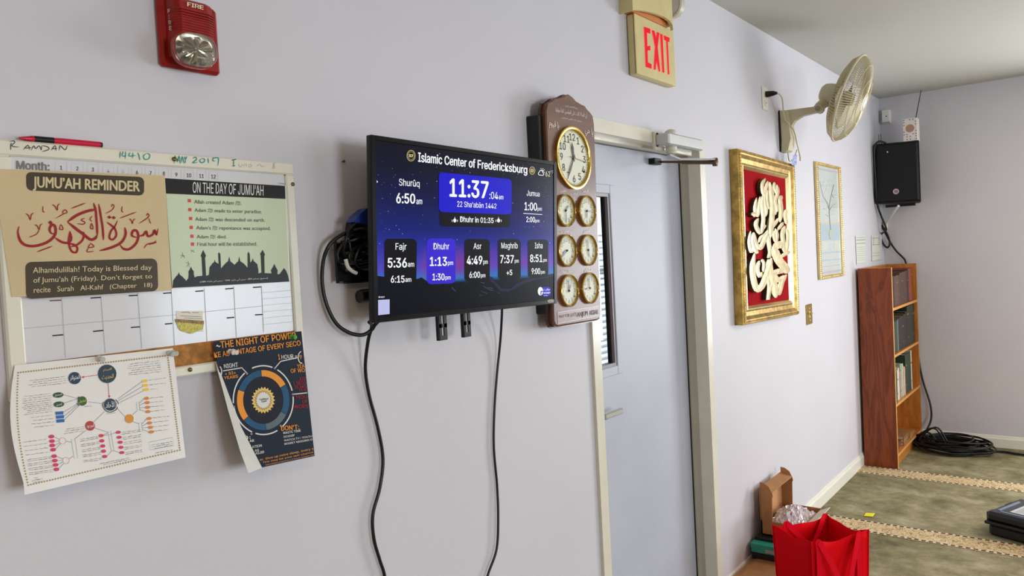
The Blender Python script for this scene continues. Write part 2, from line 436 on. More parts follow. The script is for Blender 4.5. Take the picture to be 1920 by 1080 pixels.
hx, hz = 2.40, 1.018
hb = MB().lathe((hx - .055, LY, hz), (0, -1, 0), [(.0, .012), (.027, .012), (.03, .008), (.03, 0)], 24).lathe((hx - .055, LY - .01, hz), (0, -1, 0), [(.011, 0), (.011, .05), (0, .05)], 16)
hb = shade(hb.put('handle', CHROME, leaf))
shade(MB().box((hx - .068, LY - .062, hz - .010), (hx + .062, LY - .044, hz + .012), .004).put('lever', mat('satin_chrome', (200, 202, 205), .25, metal=1), hb))

# lobby beyond the door lite, with a blind-covered window
LOB = mat('lobby_paint', (196, 206, 216), .6)
mb = holed('y', 1.85, .1, 1.5, 8.6, [(5.0, 6.9, .45, 2.45)])
mb.box((1.4, .12, 0), (1.5, 1.95, CZ)); mb.box((8.6, .12, 0), (8.7, 1.95, CZ)); mb.put('wall_lobby', LOB, kind='structure')
box('floor_lobby', (1.4, .12, -.1), (8.7, 1.95, 0), mat('lobby_floor', (120, 118, 112), .5))
box('ceiling_lobby', (1.4, .12, CZ), (8.7, 1.95, CZ + .1), CEIL)
w1 = bpy.data.objects.new('window_1', None); COL.objects.link(w1); w1.location = (5.9, 1.85, .45); w1['kind'] = 'structure'
mb = MB()
for a in (5.0, 5.93, 6.85): mb.box((a, 1.87, .45), (a + .05, 1.93, 2.45))
for b in (.45, 1.45, 2.40): mb.box((5.0, 1.875, b), (6.9, 1.925, b + .05))
mb.put('window_frame', BASEW, w1)
SLAT = mat('white_blind_slat', (235, 240, 245), .4)
z = .47
while z < 1.78:
    MB().box((-.94, -.024, -.0015), (.94, .024, .0015), 0, Matrix.Translation((5.95, 1.82, z)) @ Matrix.Rotation(math.radians(14), 4, 'X')).put('slat', SLAT, w1); z += .05

# ================================================================== THINGS
# ---- television on its wall arm
tvq = [Vector(p) for p in ((1.1485, -.1278, 1.8965), (1.8684, -.1307, 1.8863), (1.8626, -.1099, 1.4669), (1.1427, -.107, 1.477))]
tx = ((tvq[1] - tvq[0]) + (tvq[2] - tvq[3])).normalized(); tz = ((tvq[0] - tvq[3]) + (tvq[1] - tvq[2])).normalized(); tn = tx.cross(tz).normalized()  # toward the room
tz = tn.cross(tx)
tc = sum(tvq, Vector()) / 4
rot = Matrix((tx, -tn, tz)).transposed()
tv = thing('television', 'black flat television mounted on the wall, its screen showing a blue prayer timetable', 'television', tc - tz * .21, rot.to_euler())
TM = Matrix.Translation(tc) @ rot.to_4x4()      # local: x along the screen, y into the wall, z up, 0 = front
def tvbox(lo, hi, ch=0): return MB().box(lo, hi, ch, TM)
tvbox((-.36, .004, -.21), (.36, .016, .21), .002).put('rear_shell', BLACK, tv)
tvbox((-.24, .016, -.17), (.26, .045, .08), .008).put('electronics_housing', BLACK, tv)
scr = Pl(tc, tn)
SQ = [(704.6, 263.7), (1038.3, 309.8), (1037.2, 559.8), (707.6, 596)]
iT = TM.inverted(); sl = [iT @ scr(*p) for p in SQ]
sx0 = (sl[0].x + sl[3].x) / 2; sx1 = (sl[1].x + sl[2].x) / 2; sz1 = (sl[0].z + sl[1].z) / 2; sz0 = (sl[2].z + sl[3].z) / 2
mb = MB()
for lo, hi in (((-.36, -.002, -.21), (sx0, .004, .21)), ((sx1, -.002, -.21), (.36, .004, .21)), ((sx0, -.002, -.21), (sx1, .004, sz0)), ((sx0, -.002, sz1), (sx1, .004, .21))): mb.box(lo, hi, .0012, TM)
mb.put('bezel', BLACKG, tv)
def screen_mat():
    m = bpy.data.materials.new('night_sky_screen'); m.use_nodes = True; nt = m.node_tree; N = nt.nodes.new; L = nt.links.new; b = nt.nodes['Principled BSDF']
    b.inputs['Base Color'].default_value = lin((12, 12, 14)); b.inputs['Roughness'].default_value = .2; b.inputs['Specular IOR Level'].default_value = .1
    tcn = N('ShaderNodeTexCoord'); sep = N('ShaderNodeSeparateXYZ'); L(tcn.outputs['Generated'], sep.inputs[0])
    r = N('ShaderNodeValToRGB'); L(sep.outputs['Z'], r.inputs[0]); e = r.color_ramp.elements
    e[0].position = 0; e[0].color = lin((8, 9, 16)); e[1].position = 1; e[1].color = lin((9, 10, 26))
    for p, c in ((.17, (8, 12, 30)), (.2, (16, 120, 190)), (.27, (60, 70, 190)), (.36, (38, 48, 165)), (.5, (16, 26, 110)), (.68, (10, 16, 70)), (.85, (9, 12, 40))):
        x = e.new(p); x.color = lin(c)
    # a rose glow low in the sky, left of centre
    n = N('ShaderNodeTexNoise'); n.inputs['Scale'].default_value = 3.0; mp = N('ShaderNodeMapping'); mp.inputs['Scale'].default_value = (1.2, 1, .25); L(tcn.outputs['Generated'], mp.inputs[0]); L(mp.outputs[0], n.inputs['Vector'])
    band = N('ShaderNodeValToRGB'); L(sep.outputs['Z'], band.inputs[0]); q = band.color_ramp.elements; q[0].position = .18; q[0].color = (0, 0, 0, 1); q[1].position = .42; q[1].color = (0, 0, 0, 1)
    x = q.new(.28); x.color = (1, 1, 1, 1)
    rr = N('ShaderNodeValToRGB'); L(n.outputs[0], rr.inputs[0]); rr.color_ramp.elements[0].position = .42; rr.color_ramp.elements[1].position = .62
    mu = N('ShaderNodeMath'); mu.operation = 'MULTIPLY'; L(band.outputs[0], mu.inputs[0]); L(rr.outputs[0], mu.inputs[1])
    mx = N('ShaderNodeMix'); mx.data_type = 'RGBA'; L(mu.outputs[0], mx.inputs[0]); L(r.outputs[0], mx.inputs[6]); mx.inputs[7].default_value = lin((122, 52, 150))
    # soft darkening to both sides of the wallpaper picture
    L(mx.outputs[2], b.inputs['Emission Color']); b.inputs['Emission Strength'].default_value = 1.0
    return m
screen = MB().box((sx0, .0, sz0), (sx1, .003, sz1), 0, TM).put('screen', screen_mat(), tv)
def em(name, rgb, s=1.0): return mat(name, (5, 5, 6), .3, spec=.06, emit=rgb, es=s)
EW = em('screen_white', (250, 252, 255)); EB = em('screen_blue_panel', (28, 24, 200)); EB2 = em('screen_violet_panel', (58, 40, 205)); ED = em('screen_dark_panel', (12, 12, 18)); EY = em('screen_pale_yellow', (232, 228, 170)); EG = em('screen_grey', (150, 160, 190)); EM1 = em('screen_mountain', (9, 11, 20)); EM2 = em('screen_far_mountain', (34, 36, 62)); EGold = em('screen_gold', (178, 160, 105)); ESt = em('screen_star', (150, 170, 225)); EPale = em('screen_pale_tile', (190, 190, 235)); ELg = em('screen_violet_badge', (52, 44, 190)); ESnow = em('screen_snow_grey', (70, 78, 105))
# mountains
polys('mountain_silhouette', [[(870, 531), (884, 524), (903, 522), (918, 518), (924, 520), (930, 530), (941, 541), (958, 541), (968, 532), (988, 524), (1009, 521), (1028, 515), (1037.5, 513), (1037.5, 530), (960, 552), (900, 545)]], scr, EM2, screen, .0004)
polys('mountain_silhouette', [[(707, 517), (720, 519), (782, 523), (790, 520), (800, 527), (815, 531), (829, 535), (833, 532), (845, 536), (853, 533.5), (861, 532), (864, 530), (870, 532), (877, 529), (885, 527), (905, 523), (918, 522), (926, 532), (938, 546), (952, 547), (966, 541), (985, 530), (1008, 524), (1037, 519), (1037.1, 559.6), (707.7, 595.8)]], scr, EM1, screen, .0006)
strokes('snow_streaks', [(1, [(900, 529), (909, 531)]), (1, [(905, 536), (918, 543), (926, 545)]), (1, [(914, 539), (925, 541)]), (.8, [(900, 545), (915, 551)]), (.8, [(932, 548), (938, 550)]), (.8, [(920, 527), (923, 529)]), (1.2, [(846, 538), (854, 547)]), (.8, [(898, 553), (905, 555)])], scr, ESnow, screen, .0008)
st = []
for k in range(150):
    u = random.random(); v = random.random() ** 1.2
    x = 708 + u * 326; y0 = 268 + (x - 704) * .135; y = y0 + 4 + v * 185; r = random.choice((.45, .5, .6, .9)); st.append(ell(x, y, r * .8, r, 5))
polys('star', st, scr, ESt, screen, .0003)['kind'] = 'stuff'
def card(a, b, c, d, m, r=.1): poly('panel', rrect(a, b, c, d, r), scr, m, screen, .0010 if m is not ED else .0008)
card((824, 340), (956, 352), (956, 426.5), (824, 424.5), ED, .08)
card((822.5, 322.7), (958.8, 336), (958.8, 402.4), (822.5, 397.4), EB)
poly('panel', rrect((719.8, 447.4), (781, 447.8), (780, 531), (719.8, 536), .1), scr, ED, screen, .0010)
card((799.4, 447.2), (853.5, 447.2), (853.5, 531), (799.4, 533), EB2)
card((870, 448), (918, 448.5), (918, 526), (870, 528), ED)
card((933, 448.3), (976, 448.3), (976, 523.5), (933, 524.5), ED)
card((989.3, 448.8), (1027.5, 449), (1027.5, 519.5), (989.3, 521), ED)
B1 = .02
def S(s, a, b, bold=B1, m=EW, **k): return T(screen, s, a, b, m, scr, 'inter', bold, lift=.0014, **k)
S('Islamic Center of Fredericksburg', (783, 286, 303), (988, 311.5, 325.5), .022)
S('Shurûq', (747.2, 335, 347.8), (786, 338.5, 350.5), .006); S('6:50', (742, 362, 380.7), (777.8, 364, 381.6), .024); S('am', (779.7, 371.5, 382.8), (790.8, 371.8, 383), .01)
S('11:37', (842, 335, 368), (915.4, 341, 371.4), .026); S(':04', (916.8, 359.6, 372.8), (933, 360.5, 373.6), .006); S('am', (934.4, 365, 373.6), (943, 365.3, 374), .012)
S("22 Sha'abān 1442", (856.4, 377, 387.6), (930, 382, 391), .006)
S('Dhuhr in 01:35', (862, 405.8, 416), (924.8, 409, 418.3), .018)
S('62', (1022, 321, 330.8), (1030.7, 321.5, 331), .006, EY); S('°F', (1031, 319.5, 326), (1036.5, 319.8, 326.3), .002, EG)
S('Jumua', (986.8, 356.3, 367), (1011, 359, 368.6), .006); S('1:00', (982.4, 379, 393.9), (1006.3, 381, 394.8), .022); S('pm', (1007, 388, 394.8), (1015, 388.3, 395.2), .012)
strokes('rule', [(1.1, [(980.4, 400), (1016, 402.4)])], scr, EW, screen, .0014, 0, False)
S('2:00', (985.9, 406.3, 416), (1002.4, 407, 416.8), .018); S('pm', (1003, 410.8, 416.8), (1010.7, 411, 417), .012)
for nm, x0, x1, t0, b0, t1, x2, x3, t2, b2, ax1, ta, ba, l3, x4, x5, t4, b4, ax5, tb, bb in (
    ('Fajr', 740.7, 761.5, 456, 468.2, '5:36', 726, 762.4, 484, 501.5, 775.7, 490.5, 500.2, '6:15', 731.9, 757.8, 517, 529.8, 770.4, 519.5, 528.5),
    ('Dhuhr', 812, 841.7, 455.7, 467.6, '1:13', 805, 837.4, 482, 498.4, 848.9, 488.5, 496.9, '1:30', 810, 832.8, 513, 525.3, 844.3, 516.2, 524.2),
    ('Asr', 887, 902, 455.8, 466.9, '4:49', 874.3, 903.7, 480, 495.7, 913.9, 486.8, 495, '6:00', 879.2, 899.4, 509.5, 520.8, 909.4, 512.4, 520),
    ('Maghrib', 939.2, 970, 455, 465.8, '7:37', 937, 962.7, 478.6, 493.3, 971.8, 485.5, 492.6, '+5', 949, 959.7, 506, 516, 0, 0, 0),
    ('Isha', 1002, 1016.5, 455, 465.6, '8:51', 993, 1016.3, 477.5, 491.3, 1024.6, 484.2, 490.8, '9:00', 995.9, 1012, 503, 514, 1021, 506.6, 513.2)):
    S(nm, (x0, t0, b0), (x1, t0 + .1, b0 + .1), .006); S(t1, (x2, t2, b2), (x3, t2, b2 - .3), .024); S('pm' if nm != 'Fajr' else 'am', (x3 + 1.6, ta, ba), (ax1, ta, ba - .1), .012)
    S(l3, (x4, t4, b4), (x5, t4, b4 - .3), .02)
    if ax5: S('pm' if nm != 'Fajr' else 'am', (x5 + 1.4, tb, bb), (ax5, tb, bb - .1), .012)
S('ID 8607', (708.7, 555.6, 558.6), (720.4, 555.4, 558.4), .01)
poly('pale_tile', [(708.4, 562.4), (730, 561.2), (730, 588.6), (708.6, 591)], scr, EPale, screen, .0010)
for cx, cy in ((852, 413), (934, 413)):
    polys('mosque_icon', [ell(cx, cy + .5, 3, 3.6, 12), [(cx - 1, cy - 2), (cx, cy - 7), (cx + 1, cy - 2)], [(cx - 5.6, cy - 1), (cx - 4.6, cy - 1), (cx - 4.6, cy + 3), (cx - 5.6, cy + 3)], [(cx + 4.6, cy - 1), (cx + 5.6, cy - 1), (cx + 5.6, cy + 3), (cx + 4.6, cy + 3)]], scr, EW, screen, .0014)
for cx, cy, rx, ry in ((770, 292, 7.6, 10), (997, 320, 5, 7)):
    strokes('seal_ring', [(1.6, ell(cx, cy, rx, ry, 18)), (.7, ell(cx, cy, rx - 2.2, ry - 2.6, 18))], scr, EGold, screen, .0014, 0, False, True)
    S('ICF', (cx - 4 * rx / 7.6, cy - 2.6, cy + 2.4), (cx + 4 * rx / 7.6, cy - 2.2, cy + 2.8), .03, EY)
strokes('weather_icon', [(1.2, [(1010, 328), (1008.6, 325), (1010.4, 322.4), (1012.4, 319.6), (1015.5, 320.4), (1017, 323.5), (1018.8, 326), (1017.5, 328.6)]), ], scr, EW, screen, .0014, 3, False, True)
strokes('weather_icon', [(.9, [(1014, 317.5), (1013.4, 315.2)]), (.9, [(1016.8, 317.6), (1017.6, 315.4)]), (.9, [(1018.6, 319.6), (1020.4, 318)]), (.9, [(1019.2, 323), (1021, 323.2)]), (1, [(1015, 319), (1017.5, 319.6), (1018.6, 322.5)])], scr, EW, screen, .0014, 0, False)
poly('badge', rrect((1015, 538.2), (1032, 537.4), (1032, 555), (1017, 557), .25), scr, ELg, screen, .0010)
poly('badge_disc', ell(1012.7, 546, 5, 8, 18), scr, EW, screen, .0012)
poly('badge_notch', [(1012.7, 545.6), (1017.2, 545.2), (1017.2, 547.4), (1014.4, 547.6), (1014.2, 553), (1012.6, 553)], scr, ELg, screen, .0014)
S(arab('مواقيت'), (1018.8, 540.8, 545.8), (1030.6, 540.2, 545.2), .012, box=True); S('MAWAQIT', (1018.7, 547.8, 550.8), (1031, 547.3, 550.3), .02); S('v4.28.1', (1019, 553.2, 555), (1026, 552.9, 554.7), .01)
T(tv, 'VIZIO', (1025, 562.3, 567.2), (1036.8, 561.5, 566.4), WHITE, scr, bold=.02, lift=.003)
poly('pointer_arrow', [(705.6, 338), (708.2, 341.6), (706.8, 341.8), (705.7, 343)], scr, EW, screen, .0014)

# ---- wall mount plate, arm and rails
mt = thing('wall_mount', 'black slotted steel wall mount behind the television, its rails showing below', 'tv mount', (1.5, 0, 1.62))
def pxq(sf, pts): return [sf(*p) for p in pts]
def slab(pts, sf, d): return MB().prism([sf(*p) for p in pts], (0, d, 0))
za = Z(4.15, 600, 380)
mb = MB()
# plate with real slots, assembled from bars around the openings (metres on the wall)
X0, X1, Z0, Z1 = 1.118, 1.38, 1.574, 1.662
yy0, yy1 = -.026, -.022
rows = [(Z0, 1.596, None), (1.596, 1.604, 's'), (1.604, 1.611, None), (1.611, 1.627, 'b'), (1.627, 1.634, None), (1.634, 1.642, 's'), (1.642, Z1, None)]
for z0, z1, k in rows:
    if k is None: mb.box((X0, yy0, z0), (X1, yy1, z1))
    else:
        w, g = (.03, .022) if k == 's' else (.045, .03)
        x = X0
        while x < X1 - .001:
            mb.box((x, yy0, z0), (min(x + g, X1), yy1, z1)); x += g + w
mb.box((X0 + .02, yy0, Z0 - .006), (X1, yy0 + .012, Z0), .002); mb.box((X0 + .02, yy0, Z1), (X1, yy0 + .012, Z1 + .006), .002); mb.box((X0 - .003, yy0 - .002, Z0 - .004), (X0, yy0 + .006, Z1 + .004))
mb.put('wall_plate', BLACKM, mt)
MB().box((1.40, -.06, 1.60), (1.50, 0, 1.76), .004).put('arm', BLACKM, mt)
for xa, xb, zb in ((1.388, 1.418, 1.408), (1.482, 1.51, 1.406)):
    mb = MB(); zz = [zb, zb + .012, zb + .032, zb + .042, zb + .075]
    mb.box((xa, -.074, zb), (xb, -.07, zb + .012)); mb.box((xa, -.074, zb + .032), (xb, -.07, zb + .042)); mb.box((xa, -.074, zb + .075), (xb, -.07, 1.80))
    w = (xb - xa) * .36
    mb.box((xa, -.074, zb + .012), (xa + w, -.07, zb + .075)); mb.box((xb - w, -.074, zb + .012), (xb, -.07, zb + .075))
    mb.box((xa - .001, -.074, zb), (xa + .002, -.064, 1.80)); mb.put('rail', BLACKM, mt)

# ---- cables
def cab(name, pts, r, label, cat='cable', m=CABLE, k=6, group=None, n=8):
    o = shade(MB().tube(crom(pts, k), r, n).put(name, m), 60); return tag(o, label, cat, group)
def onw(lst): return [wp(y)(px, py) for px, py, y in lst]
cab('power_cable', onw([(692, 604, -.07), (697, 612, -.055), (690, 640, -.035), (685, 690, -.016), (692, 740, -.010), (708, 800, -.010), (718, 860, -.010), (712, 915, -.012), (699, 965, -.012), (701, 1010, -.012), (712, 1050, -.012), (722, 1085, -.012), (735, 1180, -.012), (745, 1300, -.012)]), .0042, 'black cable hanging down the wall from the left end of the television')
cab('power_cable', onw([(941, 560, -.08), (941, 590, -.05), (938, 640, -.02), (932, 700, -.010), (927, 770, -.009), (926, 840, -.009), (932, 910, -.009), (934, 970, -.012), (931, 1030, -.012), (914, 1080, -.012), (895, 1150, -.012), (880, 1260, -.012)]), .0036, 'thinner black cable hanging down the wall below the right half of the television')
cab('looped_cable', onw([(716, 596, -.07), (703, 609, -.06), (697, 618, -.05), (680, 628, -.04), (655, 624, -.03), (630, 606, -.022), (612, 570, -.016), (604, 530, -.014), (606, 490, -.02), (616, 462, -.03), (632, 446, -.035), (650, 436, -.04), (675, 428, -.06), (692, 430, -.07)]), .0045, 'black cable making a wide loop left of the television over the wall mount')
bund = thing('cable_bundle', 'tangled bundle of black cables hanging over the mount behind the television', 'cable', wp(-.04)(660, 470))
tang = [[(690, 428, -.05), (664, 430, -.05), (650, 447, -.055), (645, 470, -.045), (650, 482, -.04), (672, 484, -.05), (690, 470, -.05)],
        [(690, 436, -.06), (668, 448, -.06), (646, 456, -.045), (633, 474, -.035), (637, 492, -.035), (650, 496, -.04)],
        [(688, 452, -.055), (672, 470, -.06), (666, 490, -.055), (676, 502, -.05), (690, 500, -.05)],
        [(690, 424, -.07), (674, 415, -.07), (660, 424, -.06), (652, 440, -.05), (656, 460, -.05), (660, 486, -.045)],
        [(690, 460, -.06), (670, 462, -.05), (655, 478, -.05), (662, 492, -.05), (690, 490, -.06)],
        [(690, 446, -.05), (660, 440, -.045), (640, 462, -.04), (632, 480, -.03)]]
for p in tang: shade(MB().tube(crom(onw(p), 6), .0038, 7).put('cable_strand', CABLE, bund), 60)
shade(MB().tube(crom(onw([(648, 486, -.062), (652, 500, -.064), (660, 508, -.064), (668, 512, -.062)]), 4), .0045, 8).put('white_sleeve', mat('white_cable_sleeve', (205, 200, 190), .5), bund), 60)
poly2 = [(672, 416), (688, 393), (694, 392), (694, 422), (680, 420), (664, 416), (668, 410)]
tag(slab([(664, 416), (672, 404), (688, 391), (700, 388), (700, 424), (680, 418)], wp(-.075), .03).put('plug_pouch', mat('blue_plastic', (28, 52, 130), .4)), 'blue plastic piece peeking out behind the left edge of the television', 'plug')
slab([(659, 418), (664, 414), (680, 417), (695, 424), (695, 470), (676, 462), (656, 448)], wp(-.034), .02).put('adapter_body', BLACK, bund)
tag(shade(MB().lathe(wp(-.03)(686, 555), (1, 0, 0), [(0, -.022), (.015, -.02), (.0165, -.012), (.0165, .02), (0, .022)], 20).put('wire_clip', BLACK)), 'small round black knob on the wall under the mount, left of the television', 'knob')

tag(shade(MB().lathe(wp(0)(642, 303), (0, -1, 0), [(.0016, 0), (.0016, .006), (.0034, .0065), (0, .008)], 10).put('nail', mat('dull_steel', (90, 88, 86), .4, metal=.6))), 'tiny nail in the wall just left of the television top corner', 'nail')
# ---- fire alarm
RED = mat('alarm_red_plastic', (150, 27, 22), .38, spec=.4, var=.1, vs=40); REDW = mat('alarm_lettering', (228, 205, 180), .5)
fx0, fz0 = .741, 2.004
fa = thing('fire_alarm', 'red fire alarm strobe with a clear lens high on the wall above the calendar board', 'fire alarm', (.80, 0, 2.0))
shade(MB().box((fx0, -.016, 2.002), (fx0 + .122, 0, wp(-.016)(397, 15).z), .006).put('back_plate', RED, fa), 20)
hx0, hx1 = .753, .840
def dsec(z, y, s=1): # rounded D cross-section of the housing
    return [Vector((hx0, -.014, z)), Vector((hx0 + .004, -.040 * s, z)), Vector((hx0 + .012, -y, z)), Vector((hx1 - .02, -y, z)), Vector((hx1 - .006, -y + .007, z)), Vector((hx1, -y + .018, z)), Vector((hx1, -.014, z))]
fzt = wp(-.05)(375, 3).z
secs = [(2.018, .046), (2.026, .052), (2.09, .052), (2.1, .050), (fzt - .006, .050), (fzt, .044)]
mb = MB(); n = 7
for z, y in secs: mb.v += dsec(z, y)
for i in range(len(secs) - 1):
    for k in range(n - 1): mb.f.append((i * n + k, i * n + k + 1, i * n + n + k + 1, i * n + n + k))
mb.f += [tuple(range(n)), tuple(range((len(secs) - 1) * n, len(secs) * n))[::-1]]
mb.put('housing', RED, fa)
RED2 = mat('alarm_rib_red', (120, 18, 15), .35)
zr0 = wp(-.053)(365, 60).z; zr1 = wp(-.053)(365, 17).z
for i in range(9):
    z = zr0 + i * (zr1 - zr0) / 9
    pr = dsec(z, .0530); pr2 = dsec(z + (zr1 - zr0) / 9 * .5, .0530)
    mb = MB(); mb.v = [p + Vector((0, -.0012, 0)) for p in pr + pr2]
    for k in range(1, n - 2): mb.f.append((k, k + 1, n + k + 1, n + k))
    mb.v += [p + Vector((0, .0025, 0)) for p in pr + pr2]
    for k in range(1, n - 2): mb.f += [(k, k + 1, 2 * n + k + 1, 2 * n + k), (n + k, n + k + 1, 3 * n + k + 1, 3 * n + k)]
    mb.put('rib', RED, fa)
fp = wp(-.0512)
T(fa, 'FIRE', (350, 4.2, 11.6), (381, 11.4, 18.6), REDW, fp, bold=.03, lift=.0016)
for ch, x, y in (('F', 316.3, 17), ('I', 318.2, 28), ('R', 318, 38.5), ('E', 319, 49)):
    T(fa, ch, (x, y, y + 7.4), (x + (4.8 if ch != 'I' else 1.3), y + .8, y + 8.2), REDW, xp(hx0 + .001), bold=.02, lift=.002)
LENS = mat('clear_strobe_lens', (245, 240, 238), .05, trans=.92, ior=1.3)
c = wp(-.052)(363, 96)
def superl(cx, cz, rx, rz, y, k=2.8, n=28, rot=.0):
    o = []
    for i in range(n):
        a = 2 * math.pi * i / n; ca, sa = math.cos(a), math.sin(a)
        o.append(Vector((cx + rx * math.copysign(abs(ca) ** (2 / k), ca), y, cz + rz * math.copysign(abs(sa) ** (2 / k), sa))))
    return o
def dome(cx, cz, rx, rz, y0, prof, mname, m, par, k=2.8):
    mb = MB(); n = 28
    for s, y in prof: mb.v += superl(cx, cz, rx * s, rz * s, y0 - y, k, n)
    for i in range(len(prof) - 1):
        for j in range(n): mb.f.append((i * n + j, i * n + (j + 1) % n, (i + 1) * n + (j + 1) % n, (i + 1) * n + j))
    mb.f.append(tuple(range((len(prof) - 1) * n, len(prof) * n)))
    return shade(mb.put(mname, m, par), 50)
lc = (c.x, c.z)
dome(lc[0], lc[1], .040, .031, -.046, [(1.04, 0), (1.04, .008), (1, .009)], 'lens_ring', mat('lens_rim', (150, 60, 52), .2), fa)
dome(lc[0], lc[1], .0385, .0300, -.0545, [(.94, .0), (.93, .0012)], 'reflector_pan', mat('strobe_reflector', (196, 190, 170), .22, metal=.85), fa)
MB().lathe((lc[0] - .004, -.056, lc[1]), (0, -1, 0), [(.004, 0), (.004, .012), (0, .014)], 12).put('strobe_tube', CHROME, fa)
mb = MB(); cc = Vector((lc[0], -.057, lc[1]))
for i in range(10):
    a = i * .628; b = a + .44; r1 = .030; r2 = .022
    p = [cc + Vector((0, -.006, 0)), cc + Vector((math.cos(a) * r1, -.001, math.sin(a) * r2)), cc + Vector((math.cos((a + b) / 2) * r1, -.010, math.sin((a + b) / 2) * r2)), cc + Vector((math.cos(b) * r1, -.001, math.sin(b) * r2))]
    mb.add(p, [(0, 1, 2), (0, 2, 3)])
mb.put('reflector_facets', mat('faceted_chrome', (214, 208, 190), .1, metal=1), fa)
dome(lc[0], lc[1], .0385, .0300, -.054, [(1, 0), (1, .012), (.97, .017), (.88, .021), (.6, .0235), (.3, .024)], 'lens', LENS, fa)

# ---- exit sign
CREAM = mat('aged_cream_plastic', (212, 196, 140), .45, var=.05, vs=14)
ex = thing('exit_sign', 'cream exit sign with glowing red letters above the door', 'exit sign', (2.66, 0, 2.25))
e0 = wp(-.036)
q = [e0(*p) for p in ((1189.5, 24.5), (1262, 57), (1268, 162.5), (1194.5, 138.5))]
exl, exr, ezt, ezb = (q[0].x + q[3].x) / 2, (q[1].x + q[2].x) / 2, (q[0].z + q[1].z) / 2, (q[2].z + q[3].z) / 2
shade(MB().box((exl, -.030, ezb), (exr, -.002, ezt), .004).put('sign_box', CREAM, ex), 20)
MB().box((exl - .001, -.036, ezb + .001), (exr + .001, -.031, ezt), .002).put('face_panel', CREAM, ex)
MB().box((exl + .002, -.0312, ezb + .004), (exr - .002, -.0298, ezt - .003)).put('panel_seam', BLACK, ex)
EXR = mat('exit_red_glow', (70, 4, 6), .3, spec=.1, emit=(232, 14, 44), es=.95); EXO = mat('exit_orange_rim', (90, 30, 20), .3, spec=.1, emit=(255, 120, 96), es=.9)
exf = wp(-.036); zx = Z(6.35, 1150, 0)
def L6(p): return zx(p)
lets = [[(362, 318), (438, 345), (436, 402), (396, 388), (402, 552), (436, 545), (438, 600), (404, 600), (408, 742), (452, 765), (454, 818), (384, 797)],
        [(455, 358), (487, 368), (507, 450), (516, 382), (545, 392), (524, 565), (556, 850), (540, 852), (511, 725), (500, 832), (478, 828), (495, 560)],
        [(556, 402), (582, 410), (604, 868), (582, 862)],
        [(598, 420), (666, 452), (664, 502), (645, 494), (664, 888), (648, 886), (628, 488), (604, 474)]]
for L_ in lets:
    strokes('letter_rim', [(1.5, L6(L_))], exf, EXO, ex, .0007, 0, False, True)
    poly('letter', L6(L_), exf, EXR, ex, .0010)
# the battery head above it
hz0 = ezt + .001
xs = [exl - .012, exr + .004]; cvp = wp(-.058)
front = [cvp(*p) for p in ((1186.5, 19.5), (1196, 19), (1207, 20), (1218, 22.5), (1232, 26.5), (1246, 32), (1256, 39), (1261, 47), (1262, 56.5))]
xs[0] = front[0].x; xs[1] = front[-1].x + .002; front += [Vector((xs[-1], -.058, CZ - .02)), Vector((xs[0], -.058, CZ - .02))]; hz0 = front[0].z
MB().prism(front, (0, .012, 0)).put('battery_cover', CREAM, ex)
MB().box((xs[0], -.046, hz0 - .0), (xs[0] + .006, 0, CZ - .02)).put('cover_side', CREAM, ex)
MB().box((xs[-1] - .006, -.046, ezt + .004), (xs[-1], 0, CZ - .02)).put('cover_side', CREAM, ex)
MB().box((xs[0] + .006, -.034, ezt + .002), (xs[-1] - .006, 0, CZ - .02)).put('battery_box', mat('lamp_recess', (206, 128, 66), .5), ex)
MB().box((xs[0] - .0008, -.030, ezt + .045), (xs[0] + .002, -.026, ezt + .062)).put('slot', BLACK, ex)
LAMP = mat('frosted_lamp', (228, 222, 205), .25, trans=.25)
for p in ((exl + .085, -.058, ezt + .135), (exr + .012, -.030, ezt + .105)):
    d = (0, -1, 0) if p[0] < exr else (1, -.25, -.05)
    shade(MB().lathe(p, d, [(.046, -.006), (.05, .0), (.048, .022), (.036, .032), (0, .036)], 28).put('lamp_head', LAMP, ex))

# ---- calendar board
FRW = mat('board_frame_plastic', (224, 221, 205), .22, var=.02, vs=10)
bp = wp(-.018); bs = wp(-.012)
bx0, bx1, bz0, bz1 = .452, 1.021, 1.413, 1.838
bd = thing('calendar_board', 'white framed dry erase calendar board with cork strip, posters taped over it', 'calendar board', (.74, 0, 1.41))
fw = .026
mb = MB()
for lo, hi in (((bx0, -.018, bz0), (bx0 + fw, 0, bz1 - fw)), ((bx1 - fw + .004, -.018, bz0), (bx1, 0, bz1 - fw))): MB().box(lo, hi, .003).put('side_frame', FRW, bd)

MB().box((bx0, -.018, bz1 - fw), (bx1, 0, bz1), .003).put('top_frame', FRW, bd)
MB().box((bx0 + fw, -.018, bz0), (bx1 - fw + .004, 0, bz0 + fw - .006), .003).put('bottom_frame', FRW, bd)
MB().box((bx0 + fw, -.012, bz0 + fw + .035), (bx1 - fw + .004, -.003, bz1 - fw)).put('calendar_sheet', mat('glossy_calendar_sheet', (212, 212, 216), .16, coat=.4, bump=.12, bs=30), bd)
MB().box((bx0 + fw, -.011, bz0 + fw - .006), (bx1 - fw + .004, -.003, bz0 + fw + .036)).put('cork_strip', mat('cork', (186, 128, 66), .9, var=.25, vs=60, bump=.6, bs=90), bd)
MGR = mat('printed_grey', (118, 112, 108), .4); GRL = mat('pale_grey_line', (164, 164, 166), .4); LGR = mat('faint_grey_line', (196, 196, 198), .4)
T(bd, 'Month:', (30, 301.5, 316.5), (93, 305, 320), MGR, bs, bold=.03)
